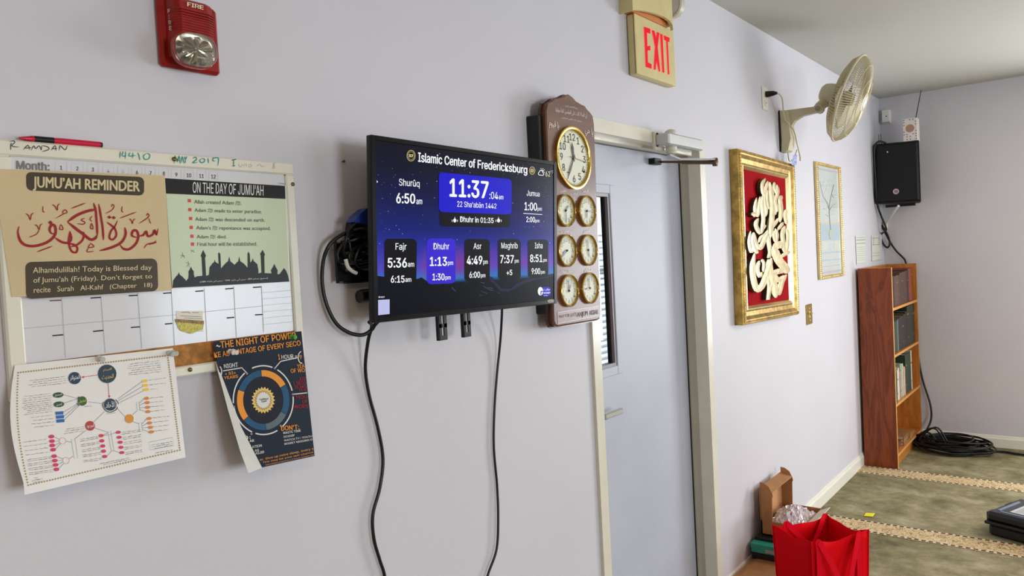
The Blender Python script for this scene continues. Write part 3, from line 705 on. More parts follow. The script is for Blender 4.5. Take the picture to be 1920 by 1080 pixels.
for i, (x, y) in enumerate(((114.5, 314.5), (145, 316), (174, 318), (203, 319.5), (231, 321.5), (256.7, 323), (282, 324.5), (307, 325.6), (330.5, 327.4), (354, 328.8), (377.6, 330), (400, 331.2))):
    w = 1.9 if i < 9 else 4.2; T(bd, str(i + 1), (x - w, y - 3.7, y + 3.5), (x + w, y - 3.4, y + 3.8), INK if i not in (3, 4) else LGR, bs, bold=.01)
    a = 11 - i * .25; strokes('number_box', [(.6, [(x - a, y + 11), (x - a, y - 10.5), (x + a, y - 9.5), (x + a, y + 11)])], bs, LGR, bd, .0005, 0, False)
vl = [((31, 555.6), (40.7, 681.8)), ((115, 553), (122.7, 670)), ((189, 555), (197, 661)), ((258, 549), (265.6, 653)), ((321, 545), (327, 648)), ((382.7, 540.6), (388, 640)), ((438, 537), (443, 632)), ((490, 536), (494, 622)), ((549, 345), (560, 520))]
hl = [((35.6, 616.7), (320, 591)), ((320, 591), (490, 574)), ((539, 405), (549, 405)), ((490, 549), (556, 543)), ((490, 561), (557, 555)), ((490, 573), (558, 567)), ((490, 585), (558, 579)), ((490, 597), (559, 590)), ((490, 609), (560, 602))]
hl += [((543, 372 + 17 * k), (551 + k, 373 + 17 * k)) for k in range(9)]
strokes('calendar_lines', [(.9, list(p)) for p in vl + hl[:2]], bs, GRL, bd, .0006, 0, False)
strokes('calendar_lines', [(.7, list(p)) for p in hl[2:]], bs, LGR, bd, .0006, 0, False)
marks = [(93, 563.8, 114.5, 562.8), (170, 558.8, 189, 557.6), (241, 554.6, 258, 553.6), (306, 550, 321, 549), (366, 546.3, 381, 545.2), (422, 541.8, 437, 540.6), (474, 539, 489, 538), (98, 629.4, 118.5, 627.6), (174.5, 621.5, 193.5, 619.5), (245, 614, 262, 612.8), (309, 607.6, 323, 606.4), (425, 596.2, 439, 595), (478, 590.4, 492, 589.6)]
strokes('date_mark', [(2.2, [(a, b), (c, d)]) for a, b, c, d in marks[1:]], bs, INK, bd, .0007, 0, False)
strokes('date_mark', [(2.2, [(marks[0][0], marks[0][1]), (marks[0][2], marks[0][3])])], bs, mat('dark_red_ink', (110, 40, 44), .5), bd, .0007, 0, False)
TEAL = mat('teal_marker', (20, 142, 128), .5); MARK = mat('black_marker', (36, 32, 30), .5); FAINT = mat('faded_marker', (190, 184, 168), .5)
z1 = Z(4.5, 0, 240); z2 = Z(3.375, 300, 240)
hand = [[(95, 125), (90, 150), (90, 185)], [(80, 115), (112, 108), (124, 122), (98, 148), (120, 158), (160, 160)], [(195, 185), (235, 145), (250, 185)], [(205, 172), (268, 165)], [(262, 190), (285, 150), (300, 175), (330, 150), (345, 185)], [(352, 150), (347, 190)], [(350, 148), (400, 158), (410, 182), (350, 200)], [(430, 190), (465, 148), (472, 195)], [(440, 177), (482, 172)], [(500, 190), (506, 150), (550, 185), (566, 148)]]
strokes('handwriting', [(1.6, z1(p)) for p in hand], bp, MARK, bd, .0006, 3)
hand = [[(1015, 195), (1010, 255)], [(1040, 195), (1030, 235), (1065, 235)], [(1060, 195), (1055, 262)], [(1098, 205), (1086, 236), (1145, 232)], [(1122, 206), (1116, 256)], [(1162, 208), (1172, 235), (1180, 272)], [(1235, 215), (1210, 235), (1220, 265), (1255, 258), (1262, 225), (1235, 213)]]
strokes('handwriting', [(2.0, z1(p)) for p in hand], bp, TEAL, bd, .0006, 3)
hand = [[(90, 225), (95, 175), (108, 215), (120, 175), (125, 225)], [(130, 225), (140, 180), (150, 225)], [(155, 180), (160, 200), (170, 178)], [(160, 200), (158, 225)], [(205, 192), (225, 185), (230, 200), (205, 220), (236, 218)], [(262, 195), (250, 207), (262, 220), (280, 212), (280, 197), (262, 193)], [(303, 190), (307, 224)], [(350, 208), (335, 208), (335, 193), (355, 188), (370, 195), (365, 240)], [(466, 203), (464, 238)]]
strokes('handwriting', [(2.0, z2(p)) for p in hand], bp, TEAL, bd, .0006, 3)
strokes('handwriting', [(1.6, z2(p)) for p in ([(450, 205), (486, 198)], [(455, 241), (476, 238)], [(98, 190), (118, 210)], [(85, 182), (100, 196)])], bp, MARK, bd, .0007, 3)
strokes('handwriting', [(1.2, z2(p)) for p in ([(500, 225), (500, 240), (512, 245), (522, 228)], [(530, 245), (530, 232), (545, 230), (548, 246)], [(560, 240), (570, 228), (580, 240), (568, 248), (560, 240)], [(610, 245), (630, 230), (645, 245), (665, 236)], [(712, 230), (725, 222), (712, 255), (728, 248), (716, 236)])], bp, FAINT, bd, .0006, 3)
for px, py in ((326, 298.5), (548.5, 345.5), (356, 693)):
    shade(MB().lathe(wp(-.018)(px, py), (0, -1, 0), [(.0042, -.002), (.0042, .002), (.002, .0035), (0, .0036)], 12).put('frame_screw', mat('dull_brass', (110, 92, 50), .4, metal=.8), bd))
poly('maroon_tab', [(537, 354), (545, 355), (545.6, 365.5), (537.4, 364.5)], bs, mat('maroon_print', (110, 18, 30), .4), bd, .0012)
T(bd, 'Ordered', (522, 342, 345), (536.5, 343.4, 346.4), GRL, bs)

# ---- pen on top of the frame
pn = thing('marker_pen', 'red and black pen lying on the top edge of the calendar board', 'pen', (.53, -.012, 1.842))
a = Vector(wp(-.012)(58, 257.5)); b = Vector(wp(-.012)(191, 271.5)); a.z = b.z = 1.843
PR = mat('pen_red', (196, 22, 58), .3)
d = (b - a)
pn_y = 0
def pt(u): return a + d * u
shade(MB().tube([pt(-.16), pt(-.13), pt(0)], [.0012, .0022, .0050], 14).put('cap_tip', PR, pn)); shade(MB().tube([pt(.035), pt(.30)], .0056, 14).put('grip', BLACK, pn))
shade(MB().tube([pt(0), pt(.035)], .0054, 14).put('collar', PR, pn)); shade(MB().tube([pt(.30), pt(.42), pt(.965)], [.0052, .0056, .0052], 14).put('barrel', PR, pn)); shade(MB().tube([pt(.965), pt(1.0)], [.0052, .0044], 14).put('end_cap', BLACK, pn))

# ---- posters
def patch(corn, depth, nu=14, nv=14, bulge=None):
    """paper sheet; corn = TL TR BR BL as measured, depth = distance from the wall at u,v"""
    V = []; Fc = []; tl, tr, br, bl = [Vector(p) for p in corn]
    for j in range(nv + 1):
        for i in range(nu + 1):
            u, v = i / nu, j / nv; p = (tl * (1 - u) + tr * u) * (1 - v) + (bl * (1 - u) + br * u) * v
            if bulge: p = p + Vector(bulge(u, v)[:2])
            V.append(wp(-depth(u, v))(p.x, p.y))
    for j in range(nv):
        for i in range(nu): k = j * (nu + 1) + i; Fc.append((k, k + 1, k + nu + 2, k + nu + 1))
    return V, Fc
def sheet(name, V, Fc, m, label, cat='poster', group=None):
    o = obj(name, V, Fc, m); tag(o, label, cat, group)
    s = o.modifiers.new('paper', 'SOLIDIFY'); s.thickness = .0003; s.offset = 0
    return o, Bv(V, Fc)
TAN = mat('tan_print', (206, 186, 146), .35, spec=.2, coat=.06, var=.04, vs=6, bump=.1, bs=20); OLIVE = mat('dark_olive_print', (72, 62, 46), .35, spec=.2, coat=.06); TANL = mat('tan_lettering', (208, 190, 148), .35); CRIM = mat('crimson_print', (150, 36, 40), .5, spec=.2)
V, Fc = patch([(-14, 316), (309, 329), (322, 545), (22, 557)], lambda u, v: .0188)
ju, js = sheet('jumuah_poster', V, Fc, TAN, 'tan poster with crimson Arabic calligraphy and olive text boxes, taped to the calendar board')
poly('title_box', rrect((48.5, 322.3), (270, 332), (270, 367), (49.5, 357), .28), js, OLIVE, ju, .0006)
T(ju, 'JUMU’AH REMINDER', (61, 331.2, 351), (262, 340.6, 359), TANL, js, 'b', .035, lift=.0012)
cal = [(23, [(160, 830), (150, 880), (170, 950), (215, 988), (290, 996), (380, 972), (440, 932), (468, 885), (462, 828), (436, 818), (418, 850), (428, 885), (462, 896)]),
       (20, [(462, 925), (520, 962), (575, 968), (600, 935), (588, 868)]), (18, [(588, 868), (578, 960), (600, 1035), (640, 1050), (652, 1012), (618, 982), (555, 975)]), (18, [(596, 1002), (650, 985), (695, 945), (706, 895), (690, 875)]),
       (24, [(800, 690), (740, 700), (650, 735), (568, 792)]), (24, [(568, 792), (640, 850), (700, 895), (760, 940), (800, 932), (822, 900)]), (20, [(788, 632), (805, 690), (812, 760), (818, 840), (820, 912)]), (19, [(832, 640), (852, 760), (866, 850), (872, 948)]),
       (17, [(900, 795), (925, 812), (968, 850), (980, 905), (950, 942), (922, 925), (935, 870), (968, 830), (990, 780)]), (22, [(1052, 838), (1058, 900), (1022, 965), (940, 1008), (838, 1036)]),
       (21, [(1158, 925), (1112, 908), (1122, 868), (1152, 868), (1166, 915), (1146, 975), (1090, 1022), (1040, 1018), (1012, 985)]), (19, [(1160, 912), (1205, 905), (1232, 872), (1246, 912), (1286, 900), (1302, 862), (1318, 900), (1332, 848)]),
       (10, [(598, 680), (722, 632)]), (9, [(1008, 762), (1152, 708)]), (10, [(308, 1047), (442, 996)]), (9, [(468, 763), (535, 725), (566, 712), (548, 690), (528, 708), (535, 725)]), (8, [(888, 722), (940, 695), (962, 660), (945, 645), (940, 668)]),
       (9, [(1172, 806), (1235, 765), (1256, 740), (1244, 722), (1236, 742)]), (7, [(1256, 760), (1262, 790), (1274, 805)]), (9, [(215, 722), (238, 738), (255, 775), (262, 735), (284, 715)]), (9, [(438, 645), (462, 660), (482, 694), (486, 655), (504, 637)]), (9, [(290, 815), (312, 826), (330, 858), (338, 822), (358, 808)]), (8, [(330, 858), (306, 896), (245, 922)]),
       (8, [(1088, 765), (1104, 776), (1116, 808), (1122, 780), (1142, 765)]), (8, [(362, 658), (360, 700), (376, 712)]), (8, [(1030, 660), (1026, 700), (1040, 712)]), (9, [(648, 806), (700, 812), (716, 796), (684, 776), (716, 760)]), (9, [(510, 815), (502, 852), (530, 856), (522, 828), (508, 812)]), (9, [(770, 800), (762, 842), (782, 852), (780, 822), (768, 802)]), (8, [(778, 742), (758, 770), (776, 790)]),
       (9, [(758, 968), (792, 1000), (745, 1008), (762, 975)]), (8, [(748, 1008), (732, 1044), (792, 1040)]), (8, [(1212, 1016), (1242, 980), (1292, 968), (1318, 950)]), (8, [(1250, 985), (1300, 972), (1322, 962)])]
strokes('calligraphy', [(w / 4.5, z1(p)) for w, p in cal], js, CRIM, ju, .0008, 4)
polys('calligraphy_dot', [z1([(x - 20, y), (x, y - 18), (x + 20, y + 2), (x, y + 20)]) for x, y in ((424, 797),)] + [z1([(x - 18, y), (x, y - 14), (x + 18, y + 2), (x, y + 16)]) for x, y in ((922, 752), (958, 756))], js, CRIM, ju, .0010)
poly('text_box', rrect((47, 491.5), (294.3, 484.3), (296.7, 545.6), (49, 561), .16), js, OLIVE, ju, .0006)
T(ju, 'Alhamdulillah! Today is Blessed day', (61, 501.4, 512), (284, 496.6, 505.8), TANL, js, 'b', .006, lift=.0012)
T(ju, 'of Jumu’ah (Friday). Don’t forget to', (62, 520.3, 530.2), (284.6, 514, 521.6), TANL, js, 'b', .006, lift=.0012)
T(ju, 'recite   Surah   Al-Kahf   (Chapter   18)', (62.7, 538.6, 549), (285, 530, 537.6), TANL, js, 'b', .006, lift=.0012)

GRN = mat('pale_green_print', (203, 216, 186), .35, spec=.2, coat=.06, var=.03, vs=5); DK = mat('near_black_print', (34, 30, 28), .35, spec=.2, coat=.06)
V, Fc = patch([(309, 332.6), (537.5, 348.6), (544.5, 528), (323, 541)], lambda u, v: .0145)
gp, gs = sheet('green_poster', V, Fc, PAPER, 'pale green poster with a black mosque silhouette, taped right of the tan poster')
poly('green_ground', [(309.2, 334), (534, 348.6), (541.8, 527.6), (323, 540)], gs, GRN, gp, .0004)
poly('title_bar', [(309, 334), (534, 348.6), (535, 373), (311, 363)], gs, DK, gp, .0007)
T(gp, 'ON THE DAY OF JUMU‘AH', (360.7, 341.5, 361.2), (493.4, 348, 366.8), PAPER, gs, 'inter', .004, lift=.0012)
RB = mat('red_bullet', (206, 58, 44), .4)
for x, y in ((354.8, 376.3), (355.7, 393.2), (357.2, 409.8), (358.4, 426.4), (359.6, 443), (360.7, 457.8)): poly('bullet', [(x - 3, y - 3.2), (x + 3, y - 2.9), (x + 3, y + 3.2), (x - 3, y + 2.9)], gs, RB, gp, .0008)
for s, a, b in (('Allah created Adam ﷺ.', (364, 374.8, 381.6), (452.6, 377.6, 384.2)), ('Adam ﷺ made to enter paradise.', (364.6, 390.6, 397.2), (490.5, 393.7, 400.1)), ('Adam ﷺ was descended on earth.', (366, 407.4, 414.1), (496.4, 409.6, 415.9)),
                ('Adam’s ﷺ repentance was accepted.', (367.6, 423.7, 430.3), (506.8, 425.1, 431.3)), ('Adam ﷺ died.', (368.7, 440.6, 446.9), (424.4, 440.8, 446.9)), ('Final hour will be established.', (369.6, 454.6, 461.2), (482, 454, 460.6))):
    T(gp, s, a, b, mat('brown_black_text', (58, 52, 44), .4), gs, 'inter', .004, lift=.0009)
sil = [(78, 1012), (82, 965), (100, 940), (112, 928), (118, 912), (124, 928), (140, 940), (160, 960), (165, 968), (178, 950), (180, 920), (178, 910), (188, 894), (195, 876), (202, 894), (213, 908), (213, 925), (218, 945), (235, 938), (268, 935), (262, 820), (256, 808), (262, 795), (272, 772), (284, 795), (290, 808), (284, 822), (291, 935), (308, 930), (312, 882), (330, 858), (342, 848), (345, 832), (350, 848), (370, 860), (367, 805), (366, 798), (373, 785), (381, 800), (385, 888), (415, 855), (430, 843), (437, 812), (444, 843), (460, 856), (470, 866), (480, 856), (494, 843), (500, 812), (507, 843), (530, 858), (553, 884), (553, 805), (552, 796), (559, 782), (567, 798), (570, 852), (580, 842), (586, 824), (592, 842), (615, 862), (622, 900), (622, 920), (641, 915), (636, 808), (632, 795), (640, 785), (648, 770), (657, 788), (663, 800), (659, 812), (661, 918), (705, 920), (700, 900), (712, 882), (722, 860), (732, 880), (743, 900), (742, 925), (755, 925), (770, 905), (784, 886), (798, 905), (810, 935), (817, 972)]
poly('mosque_silhouette', z2(sil), gs, DK, gp, .0007)
T(gp, arab('(صحيح مسلم: 854 - سنن أبي داود: 1046 - سنن ابن ماجه: 1084)'), (374, 526.2, 531.6), (501.5, 518.6, 524), PAPER, gs, 'inter', 0, box=True, lift=.0012)
strokes('bird', [(.7, z2(p)) for p in ([(190, 770), (205, 778), (215, 770)], [(195, 788), (205, 776), (218, 790)], [(125, 808), (142, 805), (158, 812)], [(138, 785), (142, 805), (130, 825)], [(142, 805), (158, 825)], [(162, 850), (180, 858), (192, 862)], [(176, 840), (180, 860), (165, 880)], [(180, 862), (185, 882)])], gs, mat('teal_grey_print', (70, 110, 104), .5), gp, .0008)

# small torn note
V, Fc = patch([(330, 583), (380, 583), (381, 622), (333, 616)], lambda u, v: .0126 + .001 * u, 4, 4)
nt, ns = sheet('torn_leaflet', V, Fc, mat('cream_paper', (222, 216, 200), .4), 'small torn leaflet with a yellow printed band stuck on the white calendar grid', 'note')
poly('yellow_band', [(329.5, 602), (382, 606), (380, 617), (358, 626), (338, 620), (333, 612)], ns, mat('yellow_print', (206, 196, 88), .4, var=.2, vs=200), nt, .0009)
poly('pattern_band', [(328, 598), (382, 601.5), (382, 608), (329, 604)], ns, mat('patterned_print', (170, 130, 80), .4, var=.5, vs=400), nt, .0011)
strokes('text_lines', [(.8, [(338, 592), (377, 594)]), (.8, [(345, 596), (378, 597.6)]), (1, [(340, 585.5), (352, 585), (356, 587)]), (1, [(360, 586), (372, 586)])], ns, MGR, nt, .0009, 0, False)

# ---- hadith chart
def dep(u, v): return .021 + .03 * v + .012 * (1 - u) ** 3 * v
V, Fc = patch([(27.5, 685), (324, 652.7), (348, 857.5), (46, 928)], dep, 20, 20, lambda u, v: (-16 * math.sin(math.pi * min(1, v * 1.1)) * (1 - u) ** 2 * (v < .92), 0, 0))
hc, hs = sheet('hadith_chart', V, Fc, mat('chart_paper', (228, 226, 222), .4, coat=.15), 'white chart sheet with a branching diagram of coloured circles, pinned below the calendar board', 'chart')
zh = Z(3.725, 0, 650)
def hq(pts): return zh(pts)
GOLDP = mat('gold_print', (158, 136, 80), .5); NAVY = mat('navy_print', (24, 52, 76), .4); THIN = mat('thin_blue_line', (90, 110, 140), .5); TXG = mat('tiny_grey_text', (120, 116, 118), .5)
dm = []
cb = [(126, 182), (1170, 62), (1256, 722), (196, 968)]
nn = (58, 40, 56, 40)
for i in range(4):
    a = Vector(cb[i]); b = Vector(cb[(i + 1) % 4])
    for k in range(nn[i]):
        p = a + (b - a) * k / nn[i]
        if i == 3: p = p + Vector((-34 * math.sin(math.pi * k / nn[i]), 0))
        dm.append(hq([(p.x - 7, p.y), (p.x, p.y - 7), (p.x + 7, p.y), (p.x, p.y + 7)]))
polys('border_ornament', dm, hs, GOLDP, hc, .0008)['kind'] = 'stuff'
thin = [[(617, 385), (712, 398)], [(730, 452), (655, 525)], [(817, 430), (872, 488)], [(822, 365), (990, 245)], [(826, 378), (995, 278)], [(832, 392), (998, 310)], [(440, 335), (540, 362)], [(445, 395), (540, 365)], [(442, 458), (540, 400)], [(445, 487), (546, 405)], [(448, 512), (552, 412)], [(925, 475), (955, 450)], [(925, 522), (970, 540)],
        [(600, 585), (520, 645)], [(662, 568), (750, 597)], [(500, 668), (460, 660)], [(510, 765), (482, 785)], [(380, 630), (418, 650)], [(385, 662), (418, 658)], [(385, 690), (420, 668)], [(385, 716), (425, 676)], [(398, 768), (440, 785)], [(405, 797), (440, 793)], [(405, 825), (442, 802)], [(410, 850), (448, 812)],
        [(975, 395), (1002, 365)], [(975, 410), (1008, 392)], [(975, 428), (1010, 424)], [(975, 440), (1012, 452)], [(990, 540), (1022, 505)], [(992, 555), (1026, 535)], [(992, 568), (1030, 563)], [(996, 580), (1036, 594)], [(760, 615), (722, 622)], [(765, 615), (808, 600)], [(785, 725), (830, 738)], [(780, 728), (748, 762)], [(755, 600), (720, 618)]]
strokes('diagram_lines', [(.6, hq(p)) for p in thin], hs, THIN, hc, .0007, 0, False)
strokes('red_arrow', [(1, hq([(680, 198), (580, 212)])), (1, hq([(753, 253), (761, 345)]))], hs, mat('red_print', (196, 60, 50), .4), hc, .0007, 0, False)
polys('arrow_head', [hq([(566, 214), (585, 204), (586, 220)]), hq([(763, 360), (754, 342), (770, 341)])], hs, mat('red_print', 0), hc, .0008)
def disc(lst, mname, rgb, n=18): polys('diagram_node', [hq(ell(x, y, rx, ry, n, -.08)) for x, y, rx, ry in lst], hs, mat(mname, rgb, .4), hc, .0010)
disc([(747, 190, 65, 65), (520, 220, 44, 43), (768, 405, 44, 43)], 'navy_print', 0)
disc([(573, 380, 33, 33)], 'green_node_print', (44, 88, 34)); disc([(405, 338, 37, 19), (410, 403, 37, 20)], 'dark_green_print', (28, 74, 44)); disc([(628, 553, 34, 34)], 'red_node_print', (178, 48, 40)); disc([(902, 503, 31, 31)], 'orange_node_print', (216, 142, 34))
disc([(1022, 361, 18, 11), (1027, 391, 18, 11), (1030, 424, 18, 11), (1032, 454, 18, 11), (1040, 502, 18, 11), (1043, 533, 18, 11), (1050, 564, 18, 11), (1055, 596, 19, 11)], 'small_orange_print', (214, 128, 44), 12)
disc([(358, 628, 20, 13), (362, 660, 20, 13), (364, 690, 20, 13), (370, 720, 20, 13), (377, 765, 20, 13), (382, 796, 20, 13), (387, 826, 20, 13), (393, 857, 20, 13), (710, 658, 18, 12), (716, 694, 18, 12), (722, 730, 18, 12), (730, 767, 18, 12), (825, 598, 18, 11), (831, 633, 18, 11), (838, 668, 18, 11), (844, 703, 18, 11), (850, 740, 18, 11)], 'pink_node_print', (206, 44, 96), 12)
disc([(705, 622, 18, 12)], 'scarlet_node_print', (214, 58, 50), 12)
polys('diagram_label', [hq([(x - 28, y - 9), (x + 27, y - 13), (x + 29, y + 9), (x - 26, y + 13)]) for x, y in ((413, 464), (417, 491), (420, 518))], hs, mat('blue_label_print', (28, 96, 170), .4), hc, .0010)
polys('diagram_label', [hq([(x - 18, y - 7), (x + 18, y - 10), (x + 19, y + 8), (x - 17, y + 10)]) for x, y in ((1008, 240), (1012, 270), (1018, 300))], hs, mat('yellow_label_print', (236, 192, 44), .4), hc, .0010)
strokes('outline_node', [(.7, hq(ell(x, y, 23, 23, 16))) for x, y in ((437, 658), (460, 795))], hs, mat('pale_pink_line', (214, 150, 160), .5), hc, .0008, 0, False, True)
strokes('outline_node', [(.6, hq(p)) for p in ([(497, 648), (522, 645), (542, 778), (518, 782)], [(753, 592), (772, 590), (795, 722), (776, 726)], [(952, 388), (970, 386), (976, 444), (958, 447)], [(968, 532), (988, 530), (994, 590), (974, 593)], [(1040, 668), (1204, 634), (1210, 690), (1046, 722)])], hs, mat('pale_teal_line', (130, 160, 168), .5), hc, .0008, 0, False, True)
strokes('node_ring', [(1.5, hq([(722, 385), (715, 410), (735, 445), (770, 458), (810, 440), (818, 420)])), (1.5, hq([(806, 370), (820, 385), (826, 402)])), (1.6, hq([(540, 362), (552, 350)])), (1.6, hq([(535, 395), (550, 412)]))], hs, NAVY, hc, .0009, 3, False)
GOLDT = mat('gold_lettering', (214, 180, 70), .4)
zt = lambda x, y: (x / 3.725, 650 + y / 3.725)
def HT(s, x0, y0, x1, y1, m, slope=-.12):
    a = zt(x0, y0); b = zt(x1, y1); dy = (b[0] - a[0]) * slope
    T(hc, arab(s), (a[0], a[1], b[1]), (b[0], a[1] + dy, b[1] + dy), m, hs, 'inter', .01, box=True, lift=.0014)
HT('أقسام', 718, 150, 778, 178, GOLDT); HT('الحديث', 708, 198, 790, 236, GOLDT); HT('المتواتر', 486, 202, 556, 242, PAPER); HT('الآحاد', 736, 388, 802, 428, PAPER); HT('المقبول', 548, 370, 600, 396, mat('yellow_green_lettering', (200, 200, 90), .4)); HT('المردود', 602, 540, 656, 574, PAPER)
HT('الصحيح', 382, 330, 430, 352, PAPER); HT('الحسن', 390, 396, 430, 418, PAPER)
tl = []
def block(x0, y0, x1, n, dy, sl, right=True):
    for k in range(n):
        y = y0 + dy * k; xx = x0; L0 = x0 + random.random() * (x1 - x0) * .18
        if not right: L0 = x0
        p = []; x = L0; j = 0
        while x < x1:
            p.append((x + k * dy * .12, y + sl * (x - x0) + random.uniform(-2.4, 2.4))); x += random.uniform(5, 9)
        if len(p) > 2:
            q = []; 
            for i in range(0, len(p), 5):
                s_ = p[i:i + 5]
                if len(s_) > 1: tl.append((random.choice((.5, .8)), hq(s_)))
block(190, 240, 460, 4, 15, -.12); block(885, 124, 1120, 6, 15, -.11); block(145, 352, 358, 5, 15, -.12); block(150, 425, 362, 5, 13, -.12); block(200, 498, 372, 4, 23, -.12); block(440, 580, 590, 3, 14, -.15)
block(1035, 234, 1160, 1, 20, -.12, 0); block(1040, 268, 1160, 1, 20, -.12, 0); block(1050, 300, 1100, 1, 20, -.12, 0)
for k in range(4): block(1046, 360 + 31 * k, 1150, 1, 20, -.12, 0); block(1066, 498 + 31 * k, 1180, 1, 20, -.12, 0)
for k in range(4): block(160 + 6 * k, 668 + 30 * k, 335 + 5 * k, 1, 12, -.14, 0); block(190 + 4 * k, 790 + 31 * k, 358 + 5 * k, 2, 12, -.14, 0)
for k in range(5): block(560 + 6 * k, 648 + 37 * k, 690 + 5 * k, 2, 12, -.16, 0); block(850 + 6 * k, 600 + 35 * k, 985 + 2 * k, 2, 12, -.16, 0)
block(1048, 690, 1200, 3, 13, -.18); block(685, 820, 915, 2, 12, -.2); block(740, 470, 815, 1, 12, -.12); block(580, 420, 645, 1, 12, -.12); block(215, 940, 300, 2, 12, -.2); block(235, 918, 270, 2, 12, -.2); block(1070, 745, 1210, 1, 10, -.18)
strokes('tiny_text_lines', tl, hs, TXG, hc, .0008, 0, False)['kind'] = 'stuff'

# push pins
def pin(px, py, y, m, label):
    c = wp(-y)(px, py)
    o = shade(MB().lathe(c, (.1, -1, -.15), [(.0012, -.012), (.0012, 0), (.0055, 0), (.0055, .002), (.0032, .004), (.0032, .009), (.0050, .012), (.0045, .0135), (0, .014)], 16).put('push_pin', m)); tag(o, label, 'push pin')
CLP = mat('clear_pin_plastic', (235, 235, 230), .1, trans=.6)
pin(185, 672, .024, CLP, 'clear push pin at the top middle of the white chart'); pin(317, 662, .024, CLP, 'clear push pin at the top right corner of the white chart'); pin(323, 661, .02, CLP, 'clear push pin on the cork strip edge just right of the chart corner')
pin(436, 659, .024, mat('white_pin_plastic', (210, 205, 200), .3), 'white push pin in the navy poster under the board'); pin(430, 659, .024, mat('white_pin_plastic', 0), 'greyish push pin touching the white pin on the navy poster'); pin(546, 631, .024, mat('green_pin_plastic', (80, 160, 60), .3), 'green push pin at the top right of the navy poster')

# ---- night of power poster
NV = mat('navy_poster_print', (24, 36, 52), .5, spec=.2, var=.06, vs=8)
V, Fc = patch([(399.5, 640.5), (565, 621), (590, 855), (491, 876.5)], lambda u, v: .021 + .034 * v, 18, 22, lambda u, v: (-20 * math.sin(math.pi * v) * (1 - u) ** 1.5 * .75, 0, 0))
npo, nps = sheet('navy_poster', V, Fc, NV, 'navy poster with a ring diagram and gold starburst, right of the white chart')
V2 = [wp(-.022)(403, 676), wp(-.03)(414, 700), wp(-.045)(452, 800), wp(-.062)(491.5, 877), wp(-.085)(466, 887.5), wp(-.075)(450, 845), wp(-.055)(428, 770)]
obj('curled_margin', V2, [(0, 1, 6), (1, 2, 6), (2, 5, 6), (2, 3, 5), (3, 4, 5)], mat('poster_back_paper', (206, 204, 198), .5), npo)['label'] = 'white curled margin'
ORG = mat('orange_print', (226, 148, 56), .5, spec=.2); BLU = mat('steel_blue_print', (36, 82, 118), .5, spec=.2); GRY = mat('slate_grey_print', (92, 108, 114), .5, spec=.2); WHP = mat('white_print', (214, 214, 210), .5, spec=.2); REDP = mat('deep_red_print', (158, 34, 42), .5, spec=.2); DKN = mat('charcoal_print', (26, 30, 40), .5, spec=.2)
zn = lambda x, y: (320 + x / 2.918, 520 + y / 2.918)
def NT(s, x0, t0, b0, x1, t1, b1, m, bold=.014, fnt='inter'):
    a = zn(x0, t0); b = zn(x1, t1); T(npo, s, (a[0], a[1], zn(0, b0)[1]), (b[0], b[1], zn(0, b1)[1]), m, nps, fnt, bold, lift=.0014, skew=-.12)
NT('THE NIGHT OF POWER', 272, 352, 388, 685, 300, 332, ORG, .02); NT('KE ADVANTAGE OF EVERY SECO', 238, 412, 440, 710, 345, 372, ORG, .018)
strokes('tilde', [(1.6, [zn(*p) for p in ((248, 380), (254, 372), (262, 380), (270, 374))])], nps, WHP, npo, .0012)
NT('NIGHT', 290, 476, 498, 367, 467, 490, WHP); NT('= 83+', 296, 520, 536, 355, 513, 529, ORG); NT('YEARS', 290, 543, 559, 367, 533, 549, ORG)
NT('1', 587, 422, 450, 598, 421, 449, ORG, .03); NT('HOUR =', 605, 426, 448, 690, 420, 440, WHP); NT('9', 704, 426, 448, 716, 425, 447, ORG)
NT('YEA', 690, 477, 498, 731, 473, 494, ORG); NT('OF WO', 655, 502, 523, 733, 498, 518, ORG)
for s, x0, t, b, x1 in (('JUS', 697, 548, 570, 736), ('1 SECO', 668, 572, 592, 738), ('IS MO', 676, 592, 611, 740), ('THI', 698, 611, 629, 742), ('HOU', 686, 646, 668, 746), ('OF', 718, 671, 692, 747), ('WORS', 672, 698, 720, 750)): NT(s, x0, t + 1, b - 3, x1, t - 2, b - 6, REDP)
NT("DON'T:", 603, 815, 840, 701, 806, 830, ORG, .02); NT('WASTE TIME', 613, 846, 858, 710, 832, 844, WHP); NT('GOSSIP', 616, 868, 878, 676, 859, 869, WHP); NT('WATCH TV / YOUTU', 618, 888, 899, 772, 864, 874, WHP, .01, 'b'); NT('REGRET MISSING O', 620, 907, 917, 773, 882, 892, WHP)
NT('):', 412, 868, 886, 436, 866, 884, WHP); NT('AR', 430, 889, 902, 455, 886, 899, WHP); NT('ATION', 444, 922, 935, 497, 913, 926, WHP); NT('AS', 458, 942, 954, 482, 939, 951, WHP); NT('ASJID', 462, 957, 970, 510, 948, 961, WHP)
NT('er. Give up more sleep, every s', 486, 993, 1004, 779, 931, 942, ORG, .008); NT('This may be your last chance', 500, 1009, 1018, 779, 951, 960, ORG, .008); NT('Calculations based on 6.5 hours between Ma', 517, 1023, 1030, 783, 967, 974, ORG, .002)
CX, CY = 505, 672
def arc(r0x, r0y, r1x, r1y, a0, a1, n=12):
    A = [math.radians(a0 + (a1 - a0) * k / n) for k in range(n + 1)]
    return [zn(CX + r1x * math.cos(a), CY + r1y * math.sin(a)) for a in A] + [zn(CX + r0x * math.cos(a), CY + r0y * math.sin(a)) for a in reversed(A)]
polys('ring_segment', [arc(110, 130, 144, 164, -94, -32), arc(110, 130, 144, 164, 138, 200)], nps, ORG, npo, .0008)
polys('ring_segment', [arc(110, 130, 144, 164, -31, 28), arc(110, 130, 144, 164, 84, 137), arc(110, 130, 144, 164, 201, 265)], nps, BLU, npo, .0008)
